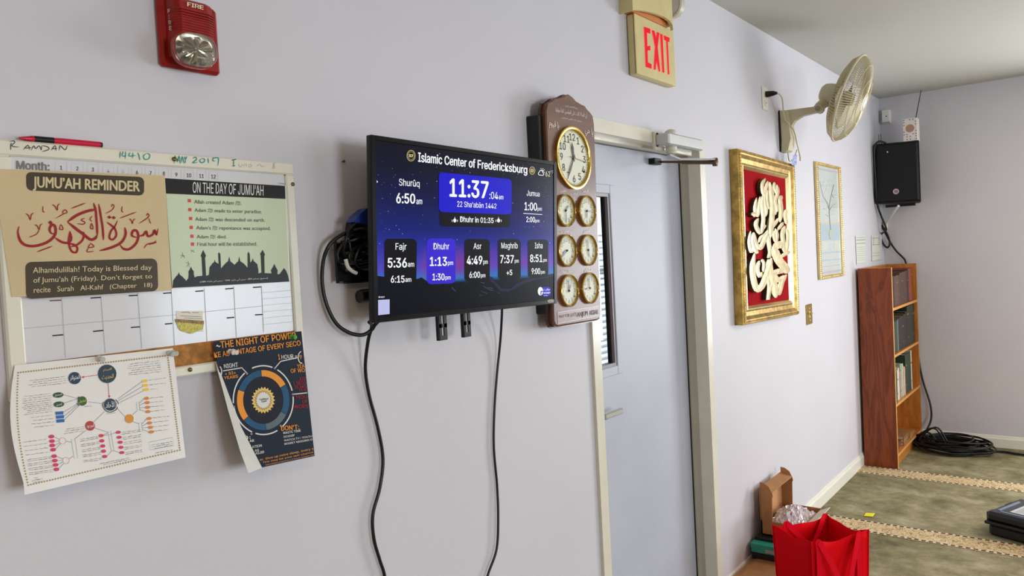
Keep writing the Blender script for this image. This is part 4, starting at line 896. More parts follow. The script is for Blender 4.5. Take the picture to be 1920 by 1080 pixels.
polys('ring_segment', [arc(110, 130, 144, 164, 29, 83)], nps, GRY, npo, .0008)
poly('dark_disc', [zn(*p) for p in ell(CX, CY, 109, 129, 30)], nps, DKN, npo, .0006)
def arcl(r, ry, a0, a1, n=10): return [zn(CX + r * math.cos(math.radians(a0 + (a1 - a0) * k / n)), CY + ry * math.sin(math.radians(a0 + (a1 - a0) * k / n))) for k in range(n + 1)]
strokes('outer_arc', [(2.4, arcl(164, 188, -112, -72)), (2.4, arcl(164, 188, -62, -16)), (2.4, arcl(164, 188, -6, 50)), (2.4, arcl(164, 188, 62, 105)), (2.4, arcl(164, 188, 112, 168)), (2.4, arcl(164, 188, 175, 232))], nps, WHP, npo, .0010, 0, False)
strokes('leader_line', [(1.8, [zn(*p) for p in q]) for q in ([(415, 524), (388, 495), (285, 512)], [(569, 497), (600, 460), (692, 440)], [(668, 640), (745, 632)])], nps, WHP, npo, .0010, 0, False)
strokes('leader_ring', [(1.8, [zn(*p) for p in (ell(262, 518, 16, 32, 16)[13:] + ell(262, 518, 16, 32, 16)[:4])]), (1.8, [zn(*p) for p in ell(715, 438, 19, 32, 18)][4:14])], nps, WHP, npo, .0010, 0, False)
polys('arc_dot', [[zn(*p) for p in ell(x, y, 6, 6, 10)] for x, y in ((416, 527), (568, 498), (667, 640), (345, 708), (440, 857), (600, 812))], nps, mat('pink_dot_print', (150, 110, 130), .4), npo, .0012)
def star(r0x, r0y, r1x, r1y, n): return [zn(CX + (r1x if k % 2 else r0x) * math.cos(math.pi * k / n), CY + (r1y if k % 2 else r0y) * math.sin(math.pi * k / n)) for k in range(2 * n)]
poly('gold_starburst', star(65, 74, 54, 62, 22), nps, mat('gold_star_print', (220, 186, 88), .35), npo, .0010)
poly('brown_starburst', star(50, 57, 42, 48, 22), nps, mat('bronze_star_print', (168, 130, 70), .4), npo, .0012); poly('pale_starburst', star(42, 48, 34, 40, 22), nps, WHP, npo, .0014)
for s, y, x0, x1 in (('Laylatul', 662, 484, 530), ('Qadr', 674, 494, 524)):
    a = zn(x0, y); b = zn(x1, y - 4); T(npo, s, (a[0], a[1], a[1] + 3.6), (b[0], b[1], b[1] + 3.6), INK, nps, 'b', .01, lift=.0019)

# ---- prayer clock
PLQ = mat('brown_lacquered_wood', (112, 76, 62), .34, spec=.4, coat=.08, var=.12, vs=3, stretch=(1, 1, 12)); PLD = mat('dark_walnut_edge', (66, 36, 28), .3, coat=.3)
ck = thing('prayer_clock', 'tall brown wooden plaque clock with one large and six small gold-rimmed dials', 'clock', (2.06, -.03, 1.38))
cf = wp(-.062)
MB().box((1.905, -.047, 1.43), (2.12, 0, 2.045), .003).put('battery_case', BLACK, ck)
zc_ = Z(5.686, 1000, 170)
outl = [(1024, 205), (1026.5, 193), (1034, 189), (1040, 184.6), (1046, 184), (1056, 181.6), (1062, 177.6), (1067, 176.6), (1073, 181), (1080, 188.6), (1090, 195), (1097, 198), (1101, 204), (1107, 210), (1112, 217), (1114.5, 232), (1127, 588), (1126, 597.6), (1121, 600.6), (1046, 613.2), (1041, 611), (1038.6, 604)]
P0 = [cf(*p) for p in outl]
cen = sum(P0, Vector()) / len(P0)
MB().prism([cen + (p - cen) * 1.0 + Vector((0, .004, 0)) for p in P0], (0, .012, 0)).put('plaque', PLQ, ck)
inner = [cen + Vector(((p - cen).x * .975, 0, (p - cen).z * .989)) for p in P0]
n_ = len(P0); MB().add(inner + [p + Vector((0, .0045, 0)) for p in P0], [tuple(t) for t in tessellate_polygon([inner])] + [(i, (i + 1) % n_, (i + 1) % n_ + n_, i + n_) for i in range(n_)]).put('plaque_face', PLQ, ck)
MB().prism([cen + Vector(((p - cen).x * 1.03 - .004, .016, (p - cen).z * 1.008)) for p in P0], (0, .008, 0)).put('edge_moulding', PLD, ck)
GLD = mat('polished_gold', (226, 194, 112), .14, metal=1); DIAL = mat('ivory_dial', (218, 220, 200), .5); HANDM = mat('dark_clock_hand', (40, 46, 44), .3)
def dial(px, py, r, name, m1, h1, sec, nums):
    c = cf(px, py); b = shade(MB().lathe(c, (0, -1, 0), [(r * .86, .002), (r * .86, .007), (r * .93, .012), (r, .010), (r * 1.0, 0)], 48).put('bezel', GLD, ck), 60)
    MB().lathe(c, (0, -1, 0), [(0, .003), (r * .87, .003)], 40).put('dial_face', DIAL, b)
    pl = wp(c.y - .003)
    def at(a, rr): return Vector((c.x + rr * r * math.sin(math.radians(a)), c.y - .0042, c.z + rr * r * math.cos(math.radians(a))))
    for k in nums:
        v, f, isl = glyphs(str(k), INTER, .0); x0 = min(p.x for p in v); x1 = max(p.x for p in v); h = max(p.y for p in v); p = at(k * 30, .66); s = r * .22 / h * (1 if r > .08 else 1.05)
        obj('numeral', [Vector((p.x + (q.x - (x0 + x1) / 2) * s, p.y, p.z + (q.y - h / 2) * s)) for q in v], f, INK if r > .08 else MGR, b)
    tk = MB()
    for k in range(60 if r > .08 else 12):
        a = k * (6 if r > .08 else 30); rr = .82; w = .006 if (r > .08 and k % 5) else .014
        u = at(a, rr - .01); v_ = at(a, rr + .02); dd = Vector((math.cos(math.radians(a)), 0, -math.sin(math.radians(a)))) * w * r; tk.add([u - dd, u + dd, v_ + dd, v_ - dd], [(0, 1, 2, 3)])
    o = tk.put('minute_marks', INK, b); o['kind'] = 'stuff'
    for nm, a, ln, w in (('hour_hand', h1, .5, .035), ('minute_hand', m1, .72, .025)):
        tip = at(a, ln); mid = at(a, ln * .66); ba = at(a + 180, .12); dd = Vector((math.cos(math.radians(a)), 0, -math.sin(math.radians(a)))) * r * w
        o = Vector((0, -.0018, 0)); MB().prism([ba - dd * .6 + o, ba + dd * .6 + o, mid + dd * 1.6 + o, tip + o, mid - dd * 1.6 + o], (0, -.0006, 0)).put(nm, HANDM, b)
    if sec is not None:
        a = sec; tip = at(a, .72); ba = at(a + 180, .25); dd = Vector((math.cos(math.radians(a)), 0, -math.sin(math.radians(a)))) * r * .008; o = Vector((0, -.0032, 0))
        MB().prism([ba - dd + o, ba + dd + o, tip + dd + o, tip - dd + o], (0, -.0004, 0)).put('second_hand', mat('red_hand', (170, 60, 60), .4), b)
    shade(MB().lathe(c, (0, -1, 0), [(r * .06, .003), (r * .06, .0085), (0, .009)], 12).put('hub', HANDM, b))
dial(1073, 296.5, .101, 'x', 210, 353, 97, range(1, 13))
R_ = .0515; sm = (12, 1, 2, 3, 4, 5, 6, 7, 8, 9, 10, 11)
dial(1058.5, 395, R_, 'x', 180, 45, None, sm); dial(1098, 396, R_, 'x', 90, 185, None, sm); dial(1060.6, 470, R_, 'x', 235, 250, None, sm); dial(1100.6, 469, R_, 'x', 0, 165, None, sm); dial(1064.6, 545, R_, 'x', 0, 35, None, sm); dial(1103.4, 540.2, R_, 'x', 355, 265, None, sm)
CW = mat('white_plaque_lettering', (214, 206, 200), .4)
def CT(s, x0, t0, b0, x1, t1, b1, bold=.006): T(ck, arab(s), (x0, t0, b0), (x1, t1, b1), CW, cf, 'inter', bold, box=True, lift=.0012)
CT('بسم الله الرحمن الرحيم', 1059.5, 196, 201.5, 1082, 201, 206); CT('إن الصلاة كانت على المؤمنين كتابا موقوتا', 1041, 201, 212, 1100, 213, 223); CT('صدق الله العلي العظيم', 1053, 219, 223.5, 1090, 226.5, 230)
CT('يا قيوم', 1029, 224, 241, 1047.5, 230, 246, .012); CT('يا حي', 1096, 236, 254, 1111.5, 242, 260, .012)
CT('ظهر', 1049.5, 355, 361, 1061, 355.4, 361.4, .012); CT('فجر', 1091, 354.6, 362, 1102.5, 355, 362.4, .012); CT('أوقات', 1069.5, 359.6, 366.2, 1082.6, 359.4, 366.4, .014); CT('نماز', 1072, 370, 377, 1081.6, 370, 377.4, .014)
CT('مغرب', 1050.6, 431, 437.4, 1065.6, 430, 436.4, .01); CT('عصر', 1092.8, 431, 437.6, 1106.6, 430.6, 436.6, .01); CT('جمعة المبارك', 1049.6, 506, 513.4, 1073, 505, 511.6, .012); CT('عشاء', 1095.4, 503, 510.6, 1110, 502, 508.6, .008)
poly('nameplate', [(1045, 585.8), (1122.6, 573.6), (1123.2, 591.6), (1045.8, 606.6)], cf, mat('plate_brown', (124, 92, 80), .3), ck, .0006)
strokes('plate_border', [(1.1, [(1045, 585.8), (1122.6, 573.6), (1123.2, 591.6), (1045.8, 606.6)])], cf, CW, ck, .0012, 0, False, True)
EGR = mat('engraved_dark', (48, 34, 34), .5)
T(ck, 'PRAY FOR (LATE)', (1048, 591.6, 596.6), (1081.4, 585.4, 592.2), EGR, cf, 'b', .0, lift=.0012); T(ck, 'ANJUM', (1082, 585.8, 594.4), (1101.6, 582.6, 591.2), EGR, cf, 'b', .01, lift=.0012); T(ck, 'AKBAR', (1104.4, 582.6, 591), (1121, 580, 588.6), EGR, cf, 'b', .01, lift=.0012)

# ---- door closer
CLO = mat('closer_silver_paint', (190, 192, 190), .3, metal=.35, spec=.6); ARM = mat('worn_bronze_arm', (104, 92, 76), .32, metal=.8)
dc = thing('door_closer', 'silver hydraulic door closer with folding arm on the head of the door frame', 'door closer', (2.9, -.012, 2.0))
dx0, dx1 = 2.722, 3.04
shade(MB().box((dx0, -.083, 2.020), (dx1, -.022, 2.068), .006).put('body', CLO, dc), 20)
MB().box((dx0 - .004, -.024, 2.008), (dx1 + .012, -.012, 2.078), .002).put('mounting_plate', TRIMW, dc)
for zz in (2.020, 2.068): MB().lathe((dx0 - .002, -.034, zz), (-1, 0, 0), [(.004, -.002), (.004, .003), (0, .003)], 10).put('screw', BLACK, dc)
pv = Vector((2.80, -.052, 2.02))
shade(MB().lathe((pv.x, pv.y, 2.068), (0, 0, 1), [(.024, 0), (.024, .010), (.020, .017), (.010, .022), (0, .023)], 24).put('cap', TRIMW, dc))
shade(MB().lathe((pv.x, pv.y, 2.02), (0, 0, -1), [(.022, 0), (.022, .014), (.019, .016), (.021, .019), (.021, .026), (.008, .032), (0, .033)], 24).put('spindle', TRIMW, dc))
eb = wp(-.165)(1341, 303); eb.z = 1.957
def bar(a, b, w, h, name, m):
    a = Vector(a); b = Vector(b); d = (b - a).normalized(); s = d.cross(Vector((0, 0, 1))).normalized() * w / 2; u = Vector((0, 0, h / 2))
    MB().hexa([a - s - u, a + s - u, a + s + u, a - s + u], [b - s - u, b + s - u, b + s + u, b - s + u]).put(name, m, dc)
p1 = Vector((pv.x, pv.y, 1.988)); p2 = p1 + (eb - p1) * .16 + Vector((0, 0, -.012))
bar(p1 + Vector((-.02, .004, 0)), p2, .022, .007, 'main_arm', CLO); bar(p2, eb + Vector((0, 0, .012)), .02, .007, 'main_arm', CLO)
ft = Vector((2.925, LY - .02, 1.985)); mid = ft + (eb - ft) * .42
shade(MB().tube([ft, mid], .0050, 12).put('forearm_rod', mat('bronze_rod', (112, 84, 66), .35, metal=.8), dc)); shade(MB().tube([mid, mid + (eb - mid) * .98], .0085, 12).put('forearm_tube', ARM, dc))
shade(MB().lathe(eb + Vector((0, 0, -.016)), (0, 0, 1), [(.0, 0), (.010, .001), (.012, .006), (.012, .028), (.009, .034), (0, .035)], 16).put('elbow_joint', ARM, dc))
MB().box((ft.x - .055, LY - .03, 1.972), (ft.x + .008, LY, 1.998), .003).put('door_bracket', BLACKM, dc)

# ---- gold framed calligraphy
GF = mat('antique_gold_leaf', (196, 160, 84), .3, metal=.75, var=.25, vs=30, bump=.2, bs=80); GFL = mat('bright_gold_leaf', (222, 200, 146), .28, metal=.6, var=.08, vs=20)
pq = [Vector(v) for v in ((3.533, -.05, 2.064), (4.348, -.05, 2.072), (4.318, -.05, 1.225), (3.501, -.05, 1.227))]
pcx, pcz = sum(p.x for p in pq) / 4, sum(p.z for p in pq) / 4; pw, ph = .408, .421
pic = thing('framed_calligraphy', 'ornate gold frame holding raised cream and gold calligraphy on deep red velvet', 'picture', (pcx, 0, pcz - ph), (0, math.radians(1.4), 0))
def ring(w0, w1, y0, y1, prof):
    """mitred frame: prof = (inset from the outer edge, y)"""
    mb = MB(); n = len(prof)
    for (sx, sz) in ((-1, 1), (1, 1), (1, -1), (-1, -1)):
        for ins, y in prof: mb.v.append(Vector((pcx + sx * (pw - ins), y, pcz + sz * (ph - ins))))
    for c in range(4):
        for i in range(n - 1): a = c * n + i; b = ((c + 1) % 4) * n + i; mb.f.append((a, a + 1, b + 1, b))
    return mb
rm = Matrix.Translation((pcx, 0, pcz)) @ Matrix.Rotation(math.radians(1.4), 4, 'Y') @ Matrix.Translation((-pcx, 0, -pcz))
def rput(mb, name, m, par=pic):
    mb.v = [rm @ v for v in mb.v]; return mb.put(name, m, par)
rput(ring(0, 0, 0, 0, [(0, -.002), (0, -.040), (.006, -.048), (.012, -.05)]), 'outer_rail', GF)
rput(ring(0, 0, 0, 0, [(.012, -.05), (.018, -.052), (.024, -.05), (.04, -.038), (.06, -.034), (.068, -.037)]), 'cove', GF)
rput(ring(0, 0, 0, 0, [(.068, -.038), (.074, -.039), (.086, -.024), (.09, -.022)]), 'inner_lip', GFL)
be = MB()
for sx, sz, hor in ((0, 1, 1), (0, -1, 1), (1, 0, 0), (-1, 0, 0)):
    n = 60
    for k in range(n):
        u = (k + .5) / n * 2 - 1; x = pcx + (u * (pw - .01) if hor else sx * (pw - .009)); z_ = pcz + (sz * (ph - .009) if hor else u * (ph - .01))
        be.add([Vector((x + dx, -.050 - (.005 if (dx == dz == 0) else 0), z_ + dz)) for dx, dz in ((-.0055, -.0055), (.0055, -.0055), (.0055, .0055), (-.0055, .0055), (0, 0))], [(0, 1, 4), (1, 2, 4), (2, 3, 4), (3, 0, 4)])
rput(be, 'beading', GF)['kind'] = 'stuff'
rput(MB().box((pcx - pw + .08, -.024, pcz - ph + .08), (pcx + pw - .08, -.006, pcz + ph - .08)), 'velvet_panel', mat('crimson_velvet', (158, 6, 18), .9, spec=.1, var=.06, vs=12))
IV = mat('ivory_gold_relief', (204, 184, 138), .34, metal=.35, var=.18, vs=25); IVS = mat('dark_relief_edge', (58, 42, 28), .5)
zq = Z(4.15, 1380, 320)
rf = wp(-.050)
def relief(lst, y0=-.050, dep=.022):
    V = []; Fc = []; V3 = []; F3 = []
    for w, pts in lst:
        sf = rf
        L = ribbon(zq(pts), w * 1.6 / 4.15, True, 4); n = len(L); k = len(V)
        fr = [(sf(a.x, a.y), sf(b.x, b.y)) for a, b in L]
        cen = [((a + b) / 2) + Vector((0, -.0015, 0)) for a, b in fr]
        for (a, b), c in zip(fr, cen): V += [a, c, b]
        for i in range(n - 1): Fc += [(k + 3 * i, k + 3 * i + 1, k + 3 * i + 4, k + 3 * i + 3), (k + 3 * i + 1, k + 3 * i + 2, k + 3 * i + 5, k + 3 * i + 4)]
        k = len(V3); back = Vector((0, dep, 0))
        for a, b in fr: V3 += [a, b, b + back, a + back]
        for i in range(n - 1):
            q = k + 4 * i; F3 += [(q, q + 4, q + 7, q + 3), (q + 1, q + 2, q + 6, q + 5), (q + 2, q + 3, q + 7, q + 6)]
        F3 += [(k, k + 1, k + 2, k + 3), (k + 4 * n - 4, k + 4 * n - 1, k + 4 * n - 2, k + 4 * n - 3)]
    return V, Fc, V3, F3
rel = [[(30, [(145, 645), (130, 730), (132, 820), (160, 920), (200, 900), (230, 830), (262, 740), (275, 680)])], [(34, [(252, 690), (268, 790), (300, 900), (310, 990)])], [(42, [(290, 590), (330, 690), (385, 760), (398, 800)])], [(34, [(290, 600), (330, 580), (352, 575), (350, 605)])], [(26, [(400, 780), (350, 780), (300, 800), (330, 850), (370, 835), (395, 820)])],
       [(22, [(398, 810), (370, 850), (350, 920), (338, 955), (332, 930), (350, 860)])], [(22, [(272, 330), (268, 440), (258, 540), (272, 640), (250, 680)])], [(26, [(262, 90), (278, 200), (282, 320), (275, 420), (268, 520)])], [(18, [(230, 60), (205, 110), (215, 180), (235, 130), (248, 80)])], [(20, [(210, 190), (205, 280), (215, 380), (200, 480)])],
       [(18, [(240, 130), (222, 210), (238, 300), (228, 360)])], [(18, [(250, 150), (245, 230), (262, 300)])], [(18, [(165, 210), (152, 300), (170, 350), (185, 280), (192, 200)])], [(22, [(180, 370), (160, 420), (190, 480), (215, 440), (240, 425)])], [(20, [(135, 480), (132, 560), (150, 620), (175, 640)])], [(24, [(140, 480), (150, 560), (190, 600), (220, 540), (250, 480)])],
       [(18, [(115, 470), (105, 560), (120, 630), (135, 590), (128, 500)])], [(20, [(185, 700), (170, 760), (185, 820), (205, 790)])], [(16, [(200, 690), (220, 720), (215, 790)])], [(18, [(180, 560), (200, 520), (230, 500), (300, 420), (345, 360)])], [(16, [(330, 460), (375, 400)])], [(18, [(318, 110), (325, 170), (305, 230), (318, 290), (322, 320)])],
       [(16, [(298, 90), (302, 140), (330, 200)])], [(22, [(360, 195), (345, 225), (352, 300), (345, 400)])], [(20, [(395, 300), (385, 350), (400, 420)])], [(22, [(385, 430), (365, 490), (372, 560), (380, 640)])], [(18, [(400, 450), (408, 520), (400, 610), (372, 632)])], [(18, [(352, 672), (385, 650), (425, 630)])],
       [(18, [(305, 450), (320, 500), (310, 550), (295, 490), (330, 460)])], [(18, [(245, 820), (258, 900), (250, 1005), (262, 930), (290, 870)])], [(16, [(300, 250), (310, 300), (300, 340), (285, 290)])], [(16, [(120, 340), (150, 335), (140, 360)])]]
for i, L_ in enumerate(rel):
    V, Fc, V3, F3 = relief(L_, dep=.020 + .002 * (i % 2)); off = Vector((0, .0006 * (i % 7), 0))
    o = obj('calligraphy_stroke', [v + off for v in V], Fc, IV, pic); obj('stroke_edge', [v + off for v in V3], F3, IVS, o)

# ---- framed family tree chart
fx = [wp(-.018)(*p) for p in ((1533.5, 305.5), (1579, 311.5), (1582, 518), (1536.5, 524))]
f0, f1, g0, g1 = (fx[0].x + fx[3].x) / 2, (fx[1].x + fx[2].x) / 2, (fx[2].z + fx[3].z) / 2, (fx[0].z + fx[1].z) / 2
fc = thing('framed_chart', 'slim gold beaded frame with a pale blue and cream printed chart, right of the calligraphy', 'picture', ((f0 + f1) / 2, 0, g0))
fw_ = .038
for lo, hi in (((f0, -.018, g0), (f0 + fw_, 0, g1)), ((f1 - fw_, -.018, g0), (f1, 0, g1)), ((f0 + fw_, -.018, g0), (f1 - fw_, 0, g0 + .02)), ((f0 + fw_, -.018, g1 - .02), (f1 - fw_, 0, g1))): MB().box(lo, hi, .003).put('frame_rail', GFL, fc)
be = MB()
for k in range(56):
    z_ = g0 + .006 + (g1 - g0 - .012) * k / 55
    for xx in (f0 + .012, f1 - .012): be.add([Vector((xx + dx, -.018 - (.004 if dx == dz == 0 else 0), z_ + dz)) for dx, dz in ((-.01, -.004), (.01, -.004), (.01, .004), (-.01, .004), (0, 0))], [(0, 1, 4), (1, 2, 4), (2, 3, 4), (3, 0, 4)])
for k in range(30):
    x_ = f0 + .01 + (f1 - f0 - .02) * k / 29
    for zz in (g0 + .009, g1 - .009): be.add([Vector((x_ + dx, -.018 - (.004 if dx == dz == 0 else 0), zz + dz)) for dx, dz in ((-.006, -.006), (.006, -.006), (.006, .006), (-.006, .006), (0, 0))], [(0, 1, 4), (1, 2, 4), (2, 3, 4), (3, 0, 4)])
be.put('beading', GF, fc)['kind'] = 'stuff'
sht = MB().box((f0 + fw_, -.009, g0 + .02), (f1 - fw_, -.004, g1 - .02)).put('printed_chart', mat('pale_chart_print', (206, 214, 212), .2, coat=.6), fc)
def fr_(u0, v0, u1, v1, m, lift=.0005):
    X0 = f0 + fw_; X1 = f1 - fw_; A = g0 + .02; B = g1 - .02
    MB().box((X0 + (X1 - X0) * u0, -.009 - lift, A + (B - A) * v0), (X0 + (X1 - X0) * u1, -.009, A + (B - A) * v1)).put('print_band', m, sht)
fr_(.0, .32, 1, .47, mat('pale_sky_print', (172, 188, 200), .3)); fr_(0, .47, 1, .49, mat('beige_band_print', (196, 190, 176), .3)); fr_(.05, .08, .95, .085, GRL, .0006); fr_(.04, .2, .96, .215, mat('aqua_band_print', (172, 190, 198), .3), .0006); fr_(.04, .13, .96, .145, mat('aqua_band_print', 0), .0006); fr_(.03, .02, .97, .035, mat('mauve_band_print', (184, 176, 188), .3), .0006); fr_(.03, .965, .97, .98, mat('mauve_band_print', 0), .0006); fr_(.1, .24, .34, .31, mat('cream_block_print', (202, 204, 190), .3), .0006); fr_(.66, .24, .94, .31, mat('cream_block_print', 0), .0006)
def fp_(u, v): X0 = f0 + fw_; X1 = f1 - fw_; A = g0 + .02; B = g1 - .02; return Vector((X0 + (X1 - X0) * u, -.0102, A + (B - A) * v))
tr = MB()
for ps, r in (([(.5, .42), (.48, .5), (.47, .6), (.5, .66), (.62, .76), (.75, .85)], .006), ([(.49, .6), (.36, .68), (.22, .72)], .004), ([(.5, .6), (.6, .64), (.8, .67)], .004), ([(.48, .54), (.3, .56)], .003), ([(.5, .56), (.72, .57)], .003), ([(.22, .72), (.14, .8), (.1, .86)], .002), ([(.62, .76), (.7, .72)], .003)): tr.tube(crom([fp_(*p) for p in ps], 4), r * .6, 5, flat=.2)
tr.put('printed_tree', mat('tree_print', (176, 172, 148), .4), sht)
fo = MB()
for k in range(70):
    a = random.random() * 6.28; rr = random.random() ** .5; p = fp_(.48 + .38 * rr * math.cos(a), .73 + .17 * rr * math.sin(a)); s = .006; fo.add([p + Vector((-s, 0, 0)), p + Vector((0, 0, -s * .5)), p + Vector((s, 0, 0)), p + Vector((0, 0, s * .5))], [(0, 1, 2, 3)])
fo.put('printed_names', mat('grey_green_print', (160, 172, 160), .4), sht)['kind'] = 'stuff'
p = fp_(.5, .38); MB().lathe(p, (0, -1, 0), [(.0, .0006), (.034, .0005)], 20).put('printed_medallion', mat('olive_medallion_print', (176, 184, 158), .4), sht)

# ---- switch plate and outlet
def plate(name, pxs, m, label, cat):
    q = [wp(-.006)(*p) for p in pxs]; x0, x1 = (q[0].x + q[3].x) / 2, (q[1].x + q[2].x) / 2; z1_, z0_ = (q[0].z + q[1].z) / 2, (q[2].z + q[3].z) / 2
    o = thing(name, label, cat, ((x0 + x1) / 2, 0, z0_)); MB().box((x0, -.006, z0_), (x1, 0, z1_), .0025).put('cover_plate', m, o); return o, x0, x1, z0_, z1_
lsw, x0, x1, z0, z1_ = plate('light_switch', ((1512, 570), (1522.5, 571), (1524, 607), (1513.5, 609.5)), BRASS, 'brass light switch plate on the wall below and between the two framed pictures', 'light switch')
xm = (x0 + x1) / 2; zm = (z0 + z1_) / 2
MB().box((xm - .012, -.008, zm - .02), (xm + .012, -.005, zm + .02), .001).put('switch_surround', mat('pale_brass', (220, 205, 150), .3, metal=.6), lsw)
MB().hexa([Vector((xm - .005, -.007, zm - .008)), Vector((xm + .005, -.007, zm - .008)), Vector((xm + .005, -.007, zm + .008)), Vector((xm - .005, -.007, zm + .008))], [Vector((xm - .004, -.024, zm + .004)), Vector((xm + .004, -.024, zm + .004)), Vector((xm + .004, -.022, zm + .012)), Vector((xm - .004, -.022, zm + .012))]).put('toggle', BRASS, lsw)
for dz in (-.036, .036):
    MB().lathe((xm, -.006, zm + dz), (0, -1, 0), [(.006, 0), (.005, .003), (0, .0035)], 12).put('screw', mat('pale_brass', 0), lsw)
CRP = mat('cream_outlet_plastic', (226, 218, 202), .35)
outl_, x0, x1, z0, z1_ = plate('wall_outlet', ((1429.5, 161), (1439, 165), (1441.5, 207.6), (1431, 205.5)), CRP, 'cream wall outlet plate with a black plug in it, left of the fan', 'outlet')
xm = (x0 + x1) / 2; zm = (z0 + z1_) / 2
for dz in (-.025, .025): MB().lathe((xm, -.006, zm + dz), (0, -1, 0), [(.017, 0), (.017, .003), (0, .003)], 20).put('socket', WHITE, outl_)
for dx in (-.006, .006): MB().box((xm + dx - .001, -.0095, zm - .029), (xm + dx + .001, -.0088, zm - .019)).put('slot', BLACK, outl_)

# ---- wall fan
FAN = mat('aged_ivory_plastic', (206, 196, 164), .35, var=.04, vs=12)
fn = thing('wall_fan', 'ivory oscillating wall fan with round wire cage, mounted above the gold frame', 'fan', (4.3, 0, 2.1))
bx_ = [wp(-.04)(*p) for p in ((1468, 204), (1479, 204), (1486, 286), (1474, 288))]
ZB1, ZB0 = 2.352, 2.122
pr = [(-.0, ZB1 - .01), (-.028, ZB1), (-.050, ZB1 - .01), (-.062, ZB0 + .07), (-.046, ZB0 + .008), (-.03, ZB0), (-.0, ZB0 + .005)]
shade(MB().prism([Vector((4.255, y, z)) for y, z in pr], (.085, 0, 0)).put('wall_base', FAN, fn), 30)
MB().prism([Vector((4.252, y * .2, z + .002)) for y, z in pr], (.091, 0, 0)).put('base_gasket', BLACK, fn)
ap = [(-.03, 2.352), (-.10, 2.350), (-.19, 2.347), (-.205, 2.33), (-.19, 2.314), (-.12, 2.308), (-.08, 2.29), (-.055, 2.255), (-.05, 2.22), (-.03, 2.22)]
MB().prism([Vector((4.28, y, z)) for y, z in ap], (.036, 0, 0)).put('arm', FAN, fn)
jc = Vector((4.298, -.205, 2.333))
shade(MB().lathe(jc + Vector((-.026, 0, 0)), (1, 0, 0), [(0, -.004), (.014, -.004), (.015, 0), (.024, .001), (.024, .05), (.014, .054), (0, .054)], 24).put('pivot_joint', FAN, fn), 40)
MB().lathe(jc + Vector((-.030, 0, 0)), (-1, 0, 0), [(.013, 0), (.013, .002), (0, .002)], 20).put('pivot_cap', mat('grey_cap', (150, 146, 130), .4), fn)
ax = (RM @ Vector((.80, -.36, .50))).normalized()      # direction the fan blows
hubc = Vector((4.36, -.345, 2.372))
mot = hubc - ax * .045
shade(MB().lathe(hubc - ax * .15, ax, [(0, -.004), (.035, -.002), (.05, .012), (.058, .04), (.062, .08), (.05, .105), (.03, .11)], 28).put('motor_housing', FAN, fn), 40)
neck = hubc - ax * .115
shade(MB().tube([jc + Vector((0, 0, .01)), jc * .5 + neck * .5 + Vector((0, 0, -.01)), neck + Vector((0, 0, -.035))], [.026, .028, .034], 14).put('neck', FAN, fn), 40)
RF = .228
a_ = Vector((0, 0, 1)); U = ax.cross(a_).normalized(); Wv = ax.cross(U)
def cp(r, an, h): return hubc + ax * h + (U * math.cos(an) + Wv * math.sin(an)) * r
shade(MB().tube([cp(RF, 2 * math.pi * k / 72, 0) for k in range(72)], .0068, 8, True).put('rim_ring', FAN, fn), 60)
def cage(name, prof, n, r):
    mb = MB()
    for k in range(n):
        an = 2 * math.pi * k / n; mb.tube([cp(R, an, h) for R, h in prof], r, 3)
    o = mb.put(name, FAN, fn); o['kind'] = 'stuff'; return o
cage('front_grille', [(.045, .078), (.09, .076), (.14, .068), (.19, .048), (.215, .026), (RF, .002)], 110, .0019)
cage('rear_grille', [(.05, -.06), (.10, -.062), (.16, -.056), (.205, -.035), (RF, -.002)], 90, .0018)
for R, h in ((.115, .073), (.185, .051)): shade(MB().tube([cp(R, 2 * math.pi * k / 48, h) for k in range(48)], .0022, 5, True).put('grille_ring', FAN, fn), 60)
shade(MB().lathe(hubc + ax * .072, ax, [(.05, 0), (.05, .008), (.046, .010), (0, .011)], 32).put('centre_badge', FAN, fn), 40)
shade(MB().lathe(hubc + ax * .084, ax, [(.036, 0), (.034, .0012), (0, .0015)], 32).put('badge_disc', WHITE, fn), 40)
shade(MB().lathe(hubc - ax * .03, ax, [(0, 0), (.035, 0), (.038, .02), (.034, .05), (0, .055)], 20).put('blade_hub', FAN, fn), 40)
for i in range(3):
    a0 = i * 2.0944 + .4; V = []; n = 7
    for k in range(n):
        t = k / (n - 1)
        for j in range(5):
            s = j / 4; r = .035 + .165 * s; sp = (.28 + .5 * math.sin(math.pi * min(1, s * .9 + .1)) ** .7); an = a0 + (t - .5) * 2 * sp; V.append(cp(r, an, -.012 + .03 * (t - .5)))
    Fc = [(k * 5 + j, k * 5 + j + 1, k * 5 + j + 6, k * 5 + j + 5) for k in range(n - 1) for j in range(4)]
    b = obj('blade', V, Fc, FAN, fn, True); b.modifiers.new('thick', 'SOLIDIFY').thickness = .002
